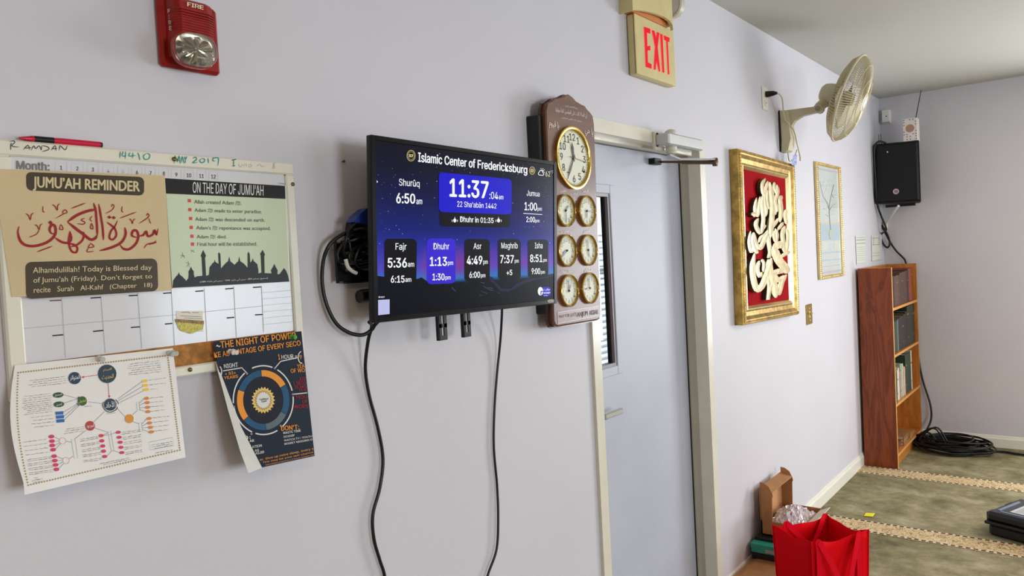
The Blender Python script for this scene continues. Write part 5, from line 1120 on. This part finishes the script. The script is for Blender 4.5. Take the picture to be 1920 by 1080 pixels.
# plug and cord
pg = thing('fan_plug', 'black plug with a pale cord drooping from the outlet to the fan base', 'cord', (4.06, -.01, 2.40))
zfan = Z(4.908, 1410, 100)
pa = wp(-.012)(1437, 177); pb = pa + Vector((.005, -.055, -.002))
shade(MB().tube([pa, pa + Vector((.002, -.014, 0)), pa + Vector((.004, -.036, 0)), pb], [.017, .016, .013, .006], 12).put('plug', BLACK, pg), 50)
shade(MB().tube(crom([pb, pb + Vector((.06, -.005, -.02)), Vector((4.22, -.045, 2.30)), Vector((4.29, -.068, 2.24)), Vector((4.33, -.072, 2.17)), Vector((4.365, -.068, 2.14)), Vector((4.375, -.072, 2.10)), Vector((4.355, -.078, 2.075))], 6), .0035, 8).put('flex', FAN, pg), 60)
cab('pull_cord', [Vector((4.30, -.03, 2.13)), Vector((4.31, -.03, 2.085)), Vector((4.34, -.03, 2.075)), Vector((4.36, -.045, 2.10)), Vector((4.372, -.058, 2.14))], .003, 'pale looped cord hanging under the base of the wall fan', m=FAN)
tg = obj('paper_tag', [wp(-.07)(*p) for p in ((1487, 291), (1494, 290), (1493, 311), (1484, 309))], [(0, 1, 2, 3)], mat('blue_white_tag', (180, 190, 215), .5, rgb2=(70, 100, 180), vs=80)); tag(tg, 'small blue and white paper tag dangling at the upper right corner of the gold frame', 'tag')
tg.modifiers.new('t', 'SOLIDIFY').thickness = .0006

# ---- corner loudspeaker and what stands on it
SPK = mat('speaker_black', (13, 13, 15), .6, bump=.3, bs=300)
sa = xp(6.40)
q = [sa(*p) for p in ((1637.5, 270), (1723, 264), (1723, 379), (1640, 382.5))]
sp = thing('loudspeaker', 'black loudspeaker mounted high in the corner above the bookcase', 'loudspeaker', (6.5, -.16, 1.88))
y0, y1, z0, z1_ = -.325, -.008, 1.885, 2.345
sbod = MB().hexa([Vector(p) for p in ((6.42, y0, z0), (6.42, y1, z0 + .01), (6.42, y1, z1_ + .012), (6.42, y0, z1_))], [Vector(p) for p in ((6.66, y0 + .05, z0), (6.66, y1 - .03, z0 + .01), (6.66, y1 - .03, z1_ + .012), (6.66, y0 + .05, z1_))])
sbod.put('cabinet', SPK, sp)
gr = MB().hexa([Vector(p) for p in ((6.402, y0 + .018, z0 + .02), (6.402, y1 - .018, z0 + .028), (6.402, y1 - .018, z1_ - .008), (6.402, y0 + .018, z1_ - .018))], [Vector(p) for p in ((6.42, y0 + .008, z0 + .01), (6.42, y1 - .008, z0 + .018), (6.42, y1 - .008, z1_ + .002), (6.42, y0 + .008, z1_ - .01))])
gr.put('grille', mat('speaker_grille', (17, 17, 19), .45, metal=.3, bump=.8, bs=260), sp)
sg = xp(6.40); bc = sg(1680, 359)
shade(MB().lathe((6.402, bc.y, bc.z), (-1, 0, 0), [(.021, 0), (.021, .003), (.017, .004), (0, .004)], 24).put('emblem', mat('emblem_pink_silver', (196, 170, 176), .3, metal=.5), sp), 30)
T(sp, 'H', (1677.6, 356.6, 361.6), (1682.4, 356.4, 361.4), BLACK, xp(6.397), 'inter', .03, lift=.0012)
MB().lathe((6.402, sg(1664, 285).y, sg(1664, 285).z), (-1, 0, 0), [(.007, 0), (.005, .003), (0, .003)], 12).put('indicator', CHROME, sp)
MB().box((6.52, y0 + .06, z0 - .02), (6.56, y1 - .05, z0)).put('bracket_bar', BLACKM, sp)
bl = thing('speaker_bracket', 'white strut propping the corner loudspeaker from the wall below', 'bracket', (6.62, -.03, 1.72))
shade(MB().tube([sa(1685, 386), Vector((6.66, -.02, 1.735))], .009, 8).put('strut', WHITE, bl), 60)
MB().box((6.655, -.035, 1.70), (6.70, -.004, 1.76), .003).put('foot_plate', WHITE, bl)
cab('speaker_cable', [Vector((6.41, -.10, 2.355)), Vector((6.38, -.05, 2.368)), Vector((6.375, -.022, 2.30)), Vector((6.385, -.022, 2.08)), Vector((6.42, -.02, 1.90)), Vector((6.50, -.03, 1.80)), sa(1655, 430) + Vector((.12, 0, 0)), xp(6.64)(1652, 440), xp(6.64)(1655, 455), xp(6.64)(1663, 464), xp(6.64)(1668, 458), xp(6.64)(1665, 442), xp(6.64)(1653, 422), xp(6.66)(1668, 452), xp(6.66)(1680, 470), xp(6.665)(1692, 482), xp(6.67)(1698, 491), xp(6.68)(1703, 520), xp(6.685)(1712, 580), xp(6.685)(1719, 620), xp(6.685)(1722, 668), xp(6.68)(1730, 712), xp(6.67)(1744, 757), xp(6.66)(1746, 785), xp(6.62)(1738, 806), xp(6.56)(1730, 822), Vector((6.5, -.30, .03))], .0075, 'black cable running from the corner loudspeaker down past the bookcase to the coil')
gb = thing('patterned_box', 'small white box printed with hearts and a brown circle, on top of the loudspeaker', 'box', (6.46, -.27, 2.35))
hb0 = xp(6.42); q = [hb0(*p) for p in ((1692.4, 222), (1718.6, 221.5), (1718.6, 263), (1692.4, 263))]
gy0, gy1, gz0, gz1 = q[1].y, q[0].y, 2.348, (q[0].z + q[1].z) / 2
gz1 = hb0(1705, 222).z
BOXW = mat('box_cream_white', (222, 214, 208), .5)
MB().box((6.42, gy0, gz0), (6.52, gy1, gz1), .001).put('carton', BOXW, gb)
gy = (gy0 + gy1) / 2; gz = gz0 + (gz1 - gz0) * .56
MB().lathe((6.42, gy, gz), (-1, 0, 0), [(0, .0012), (.030, .0010), (.030, 0)], 24).put('printed_circle', mat('brown_circle_print', (172, 132, 112), .5), gb)
MB().lathe((6.47, gy1, gz), (0, 1, 0), [(0, .0012), (.030, .0010), (.030, 0)], 24).put('printed_circle', mat('brown_circle_print', 0), gb)
ht = MB()
for u in (-.85, -.45, 0, .45, .85):
    for v in (.08, .2, .3, .42, .72, .84, .94):
        if abs(u) < .6 and .3 < v < .85: continue
        if (int(u * 10) + int(v * 50)) % 3 == 0: continue
        c = Vector((6.4192, gy + u * (gy1 - gy0) / 2, gz0 + v * (gz1 - gz0))); s = .0055
        ht.add([c + Vector((0, y * s, z * s)) for y, z in ((0, -1), (1, .2), (.6, .8), (0, .35), (-.6, .8), (-1, .2))], [(0, 1, 2, 3), (0, 3, 4, 5)])
ht.put('printed_hearts', mat('plum_print', (120, 88, 110), .5), gb)['kind'] = 'stuff'
tag(MB().tube([xp(6.53)(1717, 262), xp(6.53)(1717, 222), xp(6.53)(1727, 169)], [.004, .0035, .0025], 6).put('antenna', BLACK), 'thin black antenna standing up beside the patterned box to the ceiling', 'antenna')
an2 = MB().tube([Vector((6.44, -.045, 2.355)), Vector((6.44, -.045, 2.43))], .003, 6).tube([Vector((6.44, -.06, 2.355)), Vector((6.44, -.06, 2.43))], .003, 6); tag(an2.put('bracket_prongs', mat('grey_metal', (100, 100, 104), .4, metal=.7)), 'pair of thin grey prongs rising at the left rear corner of the loudspeaker', 'bracket')
sn = thing('motion_sensor', 'white motion sensor on the back wall up in the corner above the loudspeaker', 'sensor', (6.68, -.05, 2.53))
s0 = xp(6.665); q = [s0(*p) for p in ((1652.5, 206.5), (1668.5, 206), (1667.5, 231), (1653.5, 232))]
sy0, sy1, sz0_, sz1_ = (q[1].y + q[2].y) / 2, (q[0].y + q[3].y) / 2, (q[2].z + q[3].z) / 2, (q[0].z + q[1].z) / 2
MB().hexa([Vector((6.70, sy0 - .004, sz0_)), Vector((6.70, sy1 + .004, sz0_)), Vector((6.70, sy1 + .004, sz1_)), Vector((6.70, sy0 - .004, sz1_))], [Vector((6.655, sy0 + .004, sz0_ + .012)), Vector((6.655, sy1 - .004, sz0_ + .012)), Vector((6.66, sy1 - .004, sz1_)), Vector((6.66, sy0 + .004, sz1_))]).put('housing', WHITE, sn)
MB().box((6.654, (sy0 + sy1) / 2 - .012, sz0_ + .05), (6.657, (sy0 + sy1) / 2 - .004, sz0_ + .058)).put('sensor_eye', BLACK, sn)

# ---- notices behind the bookcase
def notice(name, pts, label, rows, head):
    V = [wp(-.003)(*p) for p in pts]; o = obj(name, V, [(0, 1, 2, 3)], mat('notice_paper', (212, 216, 204), .45)); tag(o, label, 'notice'); o.modifiers.new('t', 'SOLIDIFY').thickness = .001; return o
zp_ = Z(12, 1600, 430)
n1 = notice('paper_notice', zp_([(45, 150), (262, 140), (280, 770), (75, 800)]), 'white paper notice with lines of small text on the wall above the bookcase, farther left', 0, 0)
npl = wp(-.0042)
strokes('text_line', [(.45 if k > 3 else .8, zp_([(62 + k, 190 + y * 1.0), (262 + k * .5, 178 + y)])) for k, y in enumerate((0, 50, 60, 125, 140, 215, 262, 310, 360, 408, 458, 505, 580))], npl, mat('grey_green_text', (140, 150, 138), .5), n1, .0006, 0, False)
n2 = notice('paper_notice', zp_([(410, 145), (568, 138), (625, 690), (415, 720)]), 'pale green paper notice in the corner right above the bookcase', 0, 0)
strokes('text_line', [(1.0, zp_([(425, 205), (570, 195)])), (1.0, zp_([(430, 350), (575, 340)])), (.7, zp_([(455, 165), (455, 345)])), (.7, zp_([(575, 150), (580, 350)])), (.5, zp_([(430, 540), (600, 520)])), (.5, zp_([(430, 600), (605, 580)])), (.6, zp_([(420, 712), (620, 682)]))], npl, mat('grey_green_text', 0), n2, .0006, 0, False)

# ---- bookcase
def wood(name, c1, c2, sc=(3, 3, .5), bump=.1, n=7):
    m = bpy.data.materials.new(name); m.use_nodes = True; nt = m.node_tree; N = nt.nodes.new; L = nt.links.new; b = nt.nodes['Principled BSDF']
    tcn = N('ShaderNodeTexCoord'); mp = N('ShaderNodeMapping'); mp.inputs['Scale'].default_value = sc; L(tcn.outputs['Object'], mp.inputs[0])
    no = N('ShaderNodeTexNoise'); no.inputs['Scale'].default_value = n; no.inputs['Detail'].default_value = 4; no.inputs['Distortion'].default_value = 1.4; L(mp.outputs[0], no.inputs['Vector'])
    ma = N('ShaderNodeMath'); ma.operation = 'MULTIPLY'; ma.inputs[1].default_value = 7; L(no.outputs[0], ma.inputs[0]); mf = N('ShaderNodeMath'); mf.operation = 'PINGPONG'; mf.inputs[1].default_value = 1; L(ma.outputs[0], mf.inputs[0])
    r = N('ShaderNodeValToRGB'); L(mf.outputs[0], r.inputs[0]); r.color_ramp.elements[0].color = lin(c1); r.color_ramp.elements[1].color = lin(c2); L(r.outputs[0], b.inputs['Base Color'])
    b.inputs['Roughness'].default_value = .35; b.inputs['Specular IOR Level'].default_value = .4; return m
WS = wood('stained_plywood', (108, 45, 19), (142, 68, 33), n=4); WL = wood('amber_wood', (172, 104, 40), (196, 128, 60)); WE = mat('plywood_edge', (222, 168, 96), .5)
bx = thing('bookcase', 'tall narrow open wooden bookcase with reddish side panel in the far corner', 'bookcase', (6.22, -.12, 0))
X0, X1, Y0, Y1, H = 5.77, 6.675, -.235, -.018, 1.415
o = MB().box((X0, Y0, 0), (X0 + .018, Y1, H), .0008).put('side_panel', WS, bx); MB().box((X0 - .0004, Y0 - .0012, 0), (X0 + .0184, Y0, H + .0008)).put('edge_band', WE, o); MB().box((X0 - .0, Y0, H), (X0 + .018, Y1, H + .0012)).put('top_edge_band', WE, o)
MB().box((X1 - .018, Y0, 0), (X1, Y1, H), .0008).put('side_panel', WL, bx)
MB().box((X0 + .018, Y1 - .006, 0.06), (X1 - .018, Y1, H)).put('back_panel', WL, bx)
SH = [1.130, .800, .452, .100]
for z in SH: o = MB().box((X0 + .018, Y0 + .002, z - .018), (X1 - .018, Y1 - .006, z)).put('shelf', WL, bx); MB().box((X0 + .018, Y0 + .001, z - .018), (X1 - .018, Y0 + .002, z + .0004)).put('edge_band', mat('shelf_edge', (208, 148, 80), .5), o)
MB().box((X0 + .018, Y0 + .02, 0), (X1 - .018, Y0 + .034, .082)).put('kick_board', WL, bx)
# books
bcount = [0]
def place_book(x, z, w, d, h, rgb, mname, label, grp, lean=0, flat=False, yb=None, dk=None):
    r = bpy.data.objects.new('book', None); COL.objects.link(r); r['label'] = label; r['category'] = 'book'; r['group'] = grp
    r.location = (x, Y0 + (.02 if yb is None else yb), z)
    if flat: r.rotation_euler = (0, 0, lean); r.scale = (1, 1, 1)
    else: r.rotation_euler = (0, lean, 0)
    m = mat(mname, rgb, .45, var=.12, vs=30)
    t_ = .0025
    if flat: c = MB().box((0, 0, 0), (w, d, t_)).box((0, 0, h - t_), (w, d, h)).box((0, 0, t_), (w, t_, h - t_)); p = MB().box((.003, .0035, t_), (w - .003, d - .003, h - t_))
    else: c = MB().box((0, 0, 0), (t_, d, h)).box((w - t_, 0, 0), (w, d, h)).box((t_, 0, 0), (w - t_, t_, h)); p = MB().box((t_, .0035, .003), (w - t_, d - .003, h - .003))
    for mb_, nm, mm in ((c, 'cover', m), (p, 'page_block', mat('book_pages', (206, 192, 160), .8))):
        me = bpy.data.meshes.new(nm); me.from_pydata([tuple(v) for v in mb_.v], [], mb_.f); me.materials.append(mm); oo = bpy.data.objects.new(nm, me); oo.parent = r; COL.objects.link(oo)
    bcount[0] += 1
    if not flat and h > .2 and bcount[0] % 3 == 0:
        g = MB().box((.004, -.0006, h * (.66 + .04 * (bcount[0] % 4))), (w - .004, 0, h * (.70 + .04 * (bcount[0] % 4)))).box((.004, -.0006, h * .2), (w - .004, 0, h * .215)); me = bpy.data.meshes.new('title_band'); me.from_pydata([tuple(v) for v in g.v], [], g.f); me.materials.append(mat('gilt_band', (150, 124, 72), .4, metal=.5)); oo = bpy.data.objects.new('title_band', me); oo.parent = r; COL.objects.link(oo)
    return r
ords = ['first', 'second', 'third', 'fourth', 'fifth', 'sixth', 'seventh', 'eighth', 'ninth', 'tenth', 'eleventh', 'twelfth', 'thirteenth', 'fourteenth', 'fifteenth', 'sixteenth', 'seventeenth', 'eighteenth']
rows_ = [(SH[0], 'top', [((90, 96, 104), 'slate', .03, .2), ((178, 98, 92), 'dusty red', .028, .20), ((120, 110, 130), 'mauve', .022, .21), ((58, 30, 30), 'maroon', .04, .22), ((96, 68, 62), 'brown', .045, .215), ((98, 66, 58), 'brown', .045, .22), ((92, 62, 54), 'brown', .045, .218), ((80, 56, 46), 'dark brown', .05, .232), ((84, 60, 50), 'dark brown', .05, .234), ((88, 62, 50), 'dark brown', .05, .236), ((84, 58, 48), 'dark brown', .05, .24), ((40, 28, 28), 'blackish', .03, .242), ((100, 60, 56), 'rust brown', .03, .25), ((172, 66, 54), 'brick red', .045, .252), ((150, 60, 48), 'brick red', .03, .255)]),
         (SH[1], 'second', [((170, 172, 172), 'pale grey', .022, .26), ((56, 64, 56), 'dark green', .035, .225), ((60, 72, 62), 'dark green', .035, .222), ((56, 66, 58), 'dark green', .035, .226), ((58, 68, 60), 'dark green', .035, .222), ((96, 124, 118), 'teal grey', .03, .23), ((40, 34, 34), 'black', .05, .235), ((48, 40, 38), 'dark brown', .05, .24), ((44, 40, 38), 'dark brown', .05, .242), ((44, 38, 36), 'dark brown', .05, .25), ((36, 32, 30), 'black', .05, .262), ((40, 44, 34), 'olive black', .055, .296), ((44, 50, 38), 'olive black', .055, .298), ((44, 50, 36), 'olive black', .055, .300), ((42, 48, 36), 'olive black', .055, .298)]),
         (SH[2], 'third', [((120, 52, 60), 'plum', .02, .2), ((226, 222, 214), 'white', .02, .2), ((208, 200, 180), 'cream', .02, .2), ((52, 92, 78), 'green', .025, .205), ((46, 84, 74), 'green', .025, .2), ((218, 208, 180), 'cream', .03, .22), ((226, 222, 214), 'white', .022, .23), ((196, 84, 60), 'orange red', .022, .21), ((150, 176, 150), 'sage green', .03, .25), ((160, 186, 158), 'sage green', .03, .245), ((214, 206, 186), 'cream', .022, .24), ((196, 110, 100), 'salmon', .02, .22), ((226, 222, 214), 'white', .02, .21), ((160, 110, 70), 'tan', .02, .2), ((40, 66, 46), 'large dark green', .05, .29), ((38, 64, 44), 'large dark green', .05, .295), ((36, 62, 44), 'large dark green', .05, .295), ((222, 214, 194), 'cream', .03, .298)])]
for z, rn, L_ in rows_:
    x = X0 + .022; tot = sum(b[2] for b in L_); fac = min(1.35, (X1 - X0 - .06) / tot * (1.0 if rn != 'top' else .93))
    for i, (rgb, cn, w, h) in enumerate(L_):
        place_book(x, z + .0005, w * fac - .001, .16, h, rgb, 'book_%s_%s_cloth' % (cn.replace(' ', '_'), ('%d%d%d' % rgb)), '%s book on the %s shelf of the bookcase, %s from the left' % (cn, rn, ords[i]), 'books upright on the %s shelf' % rn); x += w * fac
z = SH[3] + .0005
for i, (dx, w, h, rgb, cn, zz, ln) in enumerate(((.03, .2, .028, (128, 60, 44), 'reddish brown', 0, .1), (.03, .19, .026, (120, 70, 50), 'brown', .0285, .05), (.26, .19, .022, (160, 112, 70), 'tan', 0, -.06), (.26, .19, .022, (172, 128, 88), 'light tan', .0225, .03), (.26, .18, .022, (150, 108, 70), 'tan', .045, .0), (.48, .16, .02, (176, 130, 84), 'light tan', 0, .04), (.48, .16, .02, (164, 118, 76), 'tan', .0205, -.03))):
    place_book(X0 + .02 + dx, z + zz, w, .17, h, rgb, 'book_flat_%d' % i, '%s book lying flat on the bottom shelf, %s' % (cn, ('bottom of the left stack', 'upper one of the left stack', 'bottom of the middle stack', 'second up in the middle stack', 'top of the middle stack', 'bottom of the right stack', 'top of the right stack')[i]), 'books lying on the bottom shelf', ln, True, .012)
bgp = [(0, 0), (.3, 0), (.32, .08), (.27, .13), (.2, .12), (.15, .16), (.06, .14), (-.01, .1)]
mb = MB()
if True:
    base = [Vector((5.81 + a * .7, -.10, z + .055 + b * .8)) for a, b in bgp]; mb.prism(base, (0, .07, 0))
tag(mb.put('leather_pouch', mat('crumpled_brown_leather', (92, 56, 40), .6, bump=.8, bs=40, var=.3, vs=20)), 'crumpled brown pouch lying behind the flat books on the bottom shelf', 'pouch')

# ---- coil of cable on the floor
cl = thing('cable_coil', 'large loose coil of black cable lying on the carpet beside the bookcase', 'cable', (6.45, -.45, 0))
ccx, ccy = 6.44, -.475
for i in range(17):
    pts = []; ox, oy = random.uniform(-.03, .03), random.uniform(-.07, .05); rx, ry = random.uniform(.12, .19), random.uniform(.16, .24); ph_ = random.random() * 6; tilt = random.uniform(0, .035)
    for k in range(14):
        a = 2 * math.pi * k / 14; pts.append((ccx + ox + rx * math.cos(a) + random.uniform(-.008, .008), ccy + oy + ry * math.sin(a) + random.uniform(-.01, .01), .009 + .0042 * i + tilt * (1 + math.cos(a - ph_)) / 2))
    shade(MB().tube(crom(pts, 5, True), .0068, 7, True).put('cable_turn', CABLE, cl), 60)
for sx, h, y in ((.04, .15, -.33), (.02, .12, -.29), (-.02, .17, -.36), (.03, .10, -.25)):
    pts = [Vector((ccx + sx, y - .10, .04)), Vector((ccx + sx, y - .03, h)), Vector((ccx + sx - .02, y + .05, h * .8)), Vector((ccx + sx - .03, y + .1, .05)), Vector((ccx + sx - .05, y + .05, .02))]
    shade(MB().tube(crom(pts, 6), .0068, 7).put('cable_loop', CABLE, cl), 60)
cab('floor_cable', [zp(.012)(*p) for p in ((1838, 846), (1856, 846), (1880, 847), (1900, 850), (1920, 853), (1950, 858), (1990, 860))], .0085, 'black cable trailing right from the coil along the back wall')

# ---- black tool case
BC = mat('case_black_plastic', (22, 23, 27), .5, bump=.3, bs=200); BCT = mat('case_top_plastic', (52, 54, 64), .42, bump=.3, bs=200)
tcs = thing('tool_case', 'black plastic carrying case with a pale label, lying on the carpet at the right edge', 'case', (4.55, -1.1, 0), (0, 0, math.radians(-14)))
c0 = zp(0)(1850, 1002); e1 = (zp(0)(1920, 1021) - c0).normalized(); e2 = Vector((-e1.y, e1.x, 0))
if e2.x < 0: e2 = -e2
CM = Matrix((e1, e2, Vector((0, 0, 1)))).transposed().to_4x4(); CM.translation = c0
L1, L2 = .50, .34
def cx(lo, hi, ch=0): return MB().box(lo, hi, ch, CM)
cx((.008, .0, .002), (L1, L2, .062), .012).put('lower_shell', BC, tcs); cx((-.006, -.012, .062), (L1 + .01, L2 + .01, .078), .004).put('rim_band', BC, tcs); cx((0, -.004, .078), (L1, L2, .128), .014).put('upper_shell', BC, tcs)
cx((.02, .012, .128), (L1 - .02, L2 - .03, .1295), .0).put('top_panel', BCT, tcs); lb = cx((.085, .07, .1295), (.40, .24, .1308)).put('label_plate', mat('label_silver', (188, 192, 198), .35), tcs)
cx((.10, .085, .1308), (.385, .225, .1312)).put('label_inset', mat('label_grey', (160, 162, 160), .4), lb)
cx((.06, .03, .1295), (.43, .040, .133)).put('raised_rib', mat('rib_blue_grey', (120, 130, 150), .35), tcs); cx((.06, .27, .1295), (.43, .28, .133)).put('raised_rib', mat('rib_blue_grey', 0), tcs)
cx((.035, .05, .1295), (.046, .26, .134)).put('raised_rib', mat('rib_blue_grey', 0), tcs); cx((-.014, .03, .07), (-.002, .09, .115), .002).put('latch', BC, tcs); cx((-.014, .22, .07), (-.002, .28, .115), .002).put('latch', BC, tcs)

# ---- sticky note on the floor
nf = obj('sticky_note', [zp(.004)(*p) for p in ((1624, 961.5), (1641, 962.5), (1636.5, 969), (1619.5, 967.5))], [(0, 1, 2, 3)], mat('yellow_note', (226, 216, 40), .6)); tag(nf, 'small yellow sticky note lying on the green carpet', 'note'); nf.modifiers.new('t', 'SOLIDIFY').thickness = .001

# ---- red tote bag
RB_ = mat('red_nonwoven_fabric', (222, 8, 22), .8, spec=.06, bump=.25, bs=500); RBS = mat('red_strap', (224, 14, 38), .75, spec=.06)
tb = thing('tote_bag', 'bright red non-woven shopping bag standing open in front of the cardboard boxes', 'bag', (3.33, -.40, 0))
ht_ = .36
T4 = [zp(ht_)(*p) for p in ((1449, 985), (1521.5, 1018), (1628, 995), (1553, 975))]   # left, front, right, back rim corners
T4[3] = T4[0] + T4[2] - T4[1]
Tm = sum(T4, Vector()) / 4
def rim(h, k=1.0, sag=0):
    out = []
    seg = 8
    for i in range(4):
        a, b = T4[i], T4[(i + 1) % 4]
        for j in range(seg):
            t = j / seg; p = a + (b - a) * t; p = Tm + (p - Tm) * k; s = math.sin(math.pi * t)
            inn = (Tm - p); inn.z = 0
            p = p + inn.normalized() * (.012 * s * (h / ht_)) + Vector((0, 0, h - ht_ - sag * s + .006 * math.sin(9 * t + i) * (h / ht_)))
            out.append(p)
    return out
mb = MB(); lev = [(0.004, .93, 0), (.09, .95, 0), (.18, .97, 0), (.27, .985, .004), (.325, .995, .010), (ht_, 1, .016)]
for h, k, s in lev: mb.v += rim(h, k, s)
n = 32
for i in range(len(lev) - 1):
    for j in range(n): mb.f.append((i * n + j, i * n + (j + 1) % n, (i + 1) * n + (j + 1) % n, (i + 1) * n + j))
mb.f.append(tuple(range(n)))
o = mb.put('bag_body', RB_, tb, True); s_ = o.modifiers.new('cloth', 'SOLIDIFY'); s_.thickness = .0018
def band(pts, w, name, m, up=Vector((0, 0, 1)), off=0):
    P = crom(pts, 6); V = []
    for i, p in enumerate(P):
        t = (P[min(i + 1, len(P) - 1)] - P[max(i - 1, 0)]).normalized(); s = t.cross(up).normalized() * w / 2; V += [p - s, p + s]
    o = obj(name, V, [(2 * i, 2 * i + 1, 2 * i + 3, 2 * i + 2) for i in range(len(P) - 1)], m, tb, False); o.modifiers.new('t', 'SOLIDIFY').thickness = .0016; return o
# hem, side gusset seams and straps
for i in range(4):
    a, b = T4[i], T4[(i + 1) % 4]
    c = Tm + (a - Tm) * 1.01
    MB().tube([Vector((Tm.x + (a.x - Tm.x) * .94, Tm.y + (a.y - Tm.y) * .94, .006)), c + Vector((0, 0, .006))], .0022, 6).put('seam', RBS, tb)
fl, fr2 = T4[1], T4[2]
nrm = (T4[1] - T4[0]).normalized()
def strap(a, b, u0, u1, out, name, drop, lean):
    d = b - a; p0 = a + d * u0; p1 = a + d * u1
    pts = [p0 + out * .006 + Vector((0, 0, -.20)), p0 + out * .008 + Vector((0, 0, -.05)), p0 + out * .010 + Vector((0, 0, .0)), p0 * .75 + p1 * .25 + out * (.03 + lean) + Vector((0, 0, -.04 - drop * .4)), (p0 + p1) / 2 + out * (.04 + lean) + Vector((0, 0, -.06 - drop)), p0 * .25 + p1 * .75 + out * (.03 + lean) + Vector((0, 0, -.04 - drop * .4)), p1 + out * .010, p1 + out * .008 + Vector((0, 0, -.05)), p1 + out * .006 + Vector((0, 0, -.20))]
    return band(pts, .026, name, RBS, out)
outf = Vector((-(fr2 - fl).y, (fr2 - fl).x, 0)).normalized()
if (outf.dot(CAM - Tm)) < 0: outf = -outf
strap(T4[1], T4[2], .10, .80, outf, 'handle', .17, .0)
strap(T4[0], T4[3], .22, .92, outf, 'handle', .05, .0)

# ---- boxes behind the bag
KR = mat('kraft_cardboard', (168, 118, 72), .75, var=.06, vs=15, bump=.1, bs=200); KRI = mat('kraft_inside', (190, 140, 92), .75, var=.05, vs=15); KW = mat('white_cardboard', (214, 206, 186), .6)
ob = thing('shipping_box', 'open brown mailer box, lid upright against the wall, behind the red bag', 'box', (3.82, -.16, 0))
bz = .185; tz_ = .255
ox0, ox1, oy0, oy1 = 3.64, 3.95, -.245, -.040
w_ = .005
mb = MB()
for lo, hi in (((ox0, oy0, bz), (ox1, oy1, bz + w_)), ((ox0, oy0, bz), (ox0 + w_, oy1, tz_)), ((ox1 - w_, oy0, bz), (ox1, oy1, tz_)), ((ox0, oy0, bz), (ox1, oy0 + w_, tz_)), ((ox0, oy1 - w_, bz), (ox1, oy1, tz_))): mb.box(lo, hi)
mb.put('tray', KR, ob)
# lid standing up against the wall with its side wings and front flap folded towards the room
lz0_, lz1_ = tz_, .415
lid = MB().box((ox0, oy1 - .002, lz0_), (ox1, oy1 + .003, lz1_)).put('lid', KRI, ob)
def wing(x, d):
    pr = [(oy1, lz0_), (oy1 - .055, lz0_), (oy1 - .058, lz0_ + .12), (oy1 - .062, lz0_ + .125), (oy1 - .06, lz1_ - .02), (oy1 - .045, lz1_ + .012), (oy1 - .02, lz1_ + .028), (oy1, lz1_ + .03)]
    MB().prism([Vector((x, a, b)) for a, b in pr], (d, 0, 0)).put('wing_flap', KR, ob)
wing(ox0, w_); wing(ox1 - w_, w_)
MB().hexa([Vector((ox0 + w_, oy1, lz1_)), Vector((ox1 - w_, oy1, lz1_)), Vector((ox1 - w_, oy1 + .003, lz1_ + .003)), Vector((ox0 + w_, oy1 + .003, lz1_ + .003))], [Vector((ox0 + w_, oy1 - .06, lz1_ - .015)), Vector((ox1 - w_, oy1 - .06, lz1_ - .015)), Vector((ox1 - w_, oy1 - .06, lz1_ - .011)), Vector((ox0 + w_, oy1 - .06, lz1_ - .011))]).put('front_flap', KR, ob)
MB().hexa([Vector((ox0 + .02, oy0, tz_)), Vector((ox0 + .27, oy0, tz_)), Vector((ox0 + .27, oy0 + .003, tz_)), Vector((ox0 + .02, oy0 + .003, tz_))], [Vector((ox0 + .04, oy0 - .055, tz_ + .03)), Vector((ox0 + .25, oy0 - .055, tz_ + .03)), Vector((ox0 + .25, oy0 - .055, tz_ + .034)), Vector((ox0 + .04, oy0 - .055, tz_ + .034))]).put('white_flap', KW, ob)
# plastic wrap
mb = MB(); g = 24
PV = []
for j in range(g):
    for i in range(g):
        u, v = i / (g - 1), j / (g - 1); e = math.sin(math.pi * u) * math.sin(math.pi * v)
        PV.append(Vector((ox0 + .015 + (ox1 - ox0 - .03) * u, oy0 + .012 + (oy1 - oy0 - .024) * v, tz_ - .03 + .062 * e ** .6 + random.uniform(-.011, .011))))
pw_ = obj('plastic_wrap', PV, [(j * g + i, j * g + i + 1, j * g + i + g + 1, j * g + i + g) for j in range(g - 1) for i in range(g - 1)], mat('crinkled_clear_plastic', (240, 228, 234), .15, trans=.3, ior=1.15, coat=.8)); tag(pw_, 'crumpled clear plastic packaging spilling out of the open mailer box', 'packaging')
pw_.modifiers.new('t', 'SOLIDIFY').thickness = .001
tag(MB().box((3.60, -.235, .0), (3.92, -.020, .183), .003).put('black_box', mat('black_card', (24, 22, 22), .6)), 'black box supporting the open mailer box against the wall', 'box')
tq = thing('teal_box', 'flat teal green box with a grey label, between the wall and the red bag', 'box', (3.55, -.1, .14))
TE = mat('teal_card', (52, 156, 136), .5)
MB().box((3.545, -.20, .125), (3.597, -.018, .165), .002).put('carton', TE, tq); MB().box((3.544, -.203, .151), (3.598, -.016, .167)).put('carton_lid', TE, tq); MB().box((3.5435, -.15, .132), (3.545, -.09, .148)).put('label', mat('grey_label', (150, 160, 160), .5), tq)
tag(MB().box((3.55, -.2, .09), (3.59, -.02, .124), .002).put('dark_box', mat('black_card', 0)), 'dark flat box directly under the teal box', 'box')
lbx = thing('brown_carton', 'brown cardboard carton with folded top at the bottom edge, left of the red bag', 'box', (3.42, -.2, 0))
MB().box((3.30, -.195, 0.0), (3.595, -.018, .088), .002).put('carton', KR, lbx); MB().hexa([Vector((3.30, -.193, .088)), Vector((3.59, -.193, .088)), Vector((3.59, -.03, .088)), Vector((3.30, -.03, .088))], [Vector((3.33, -.18, .094)), Vector((3.58, -.18, .094)), Vector((3.58, -.05, .094)), Vector((3.33, -.05, .094))]).put('top_flap', KR, lbx)
bpy.context.view_layer.update()
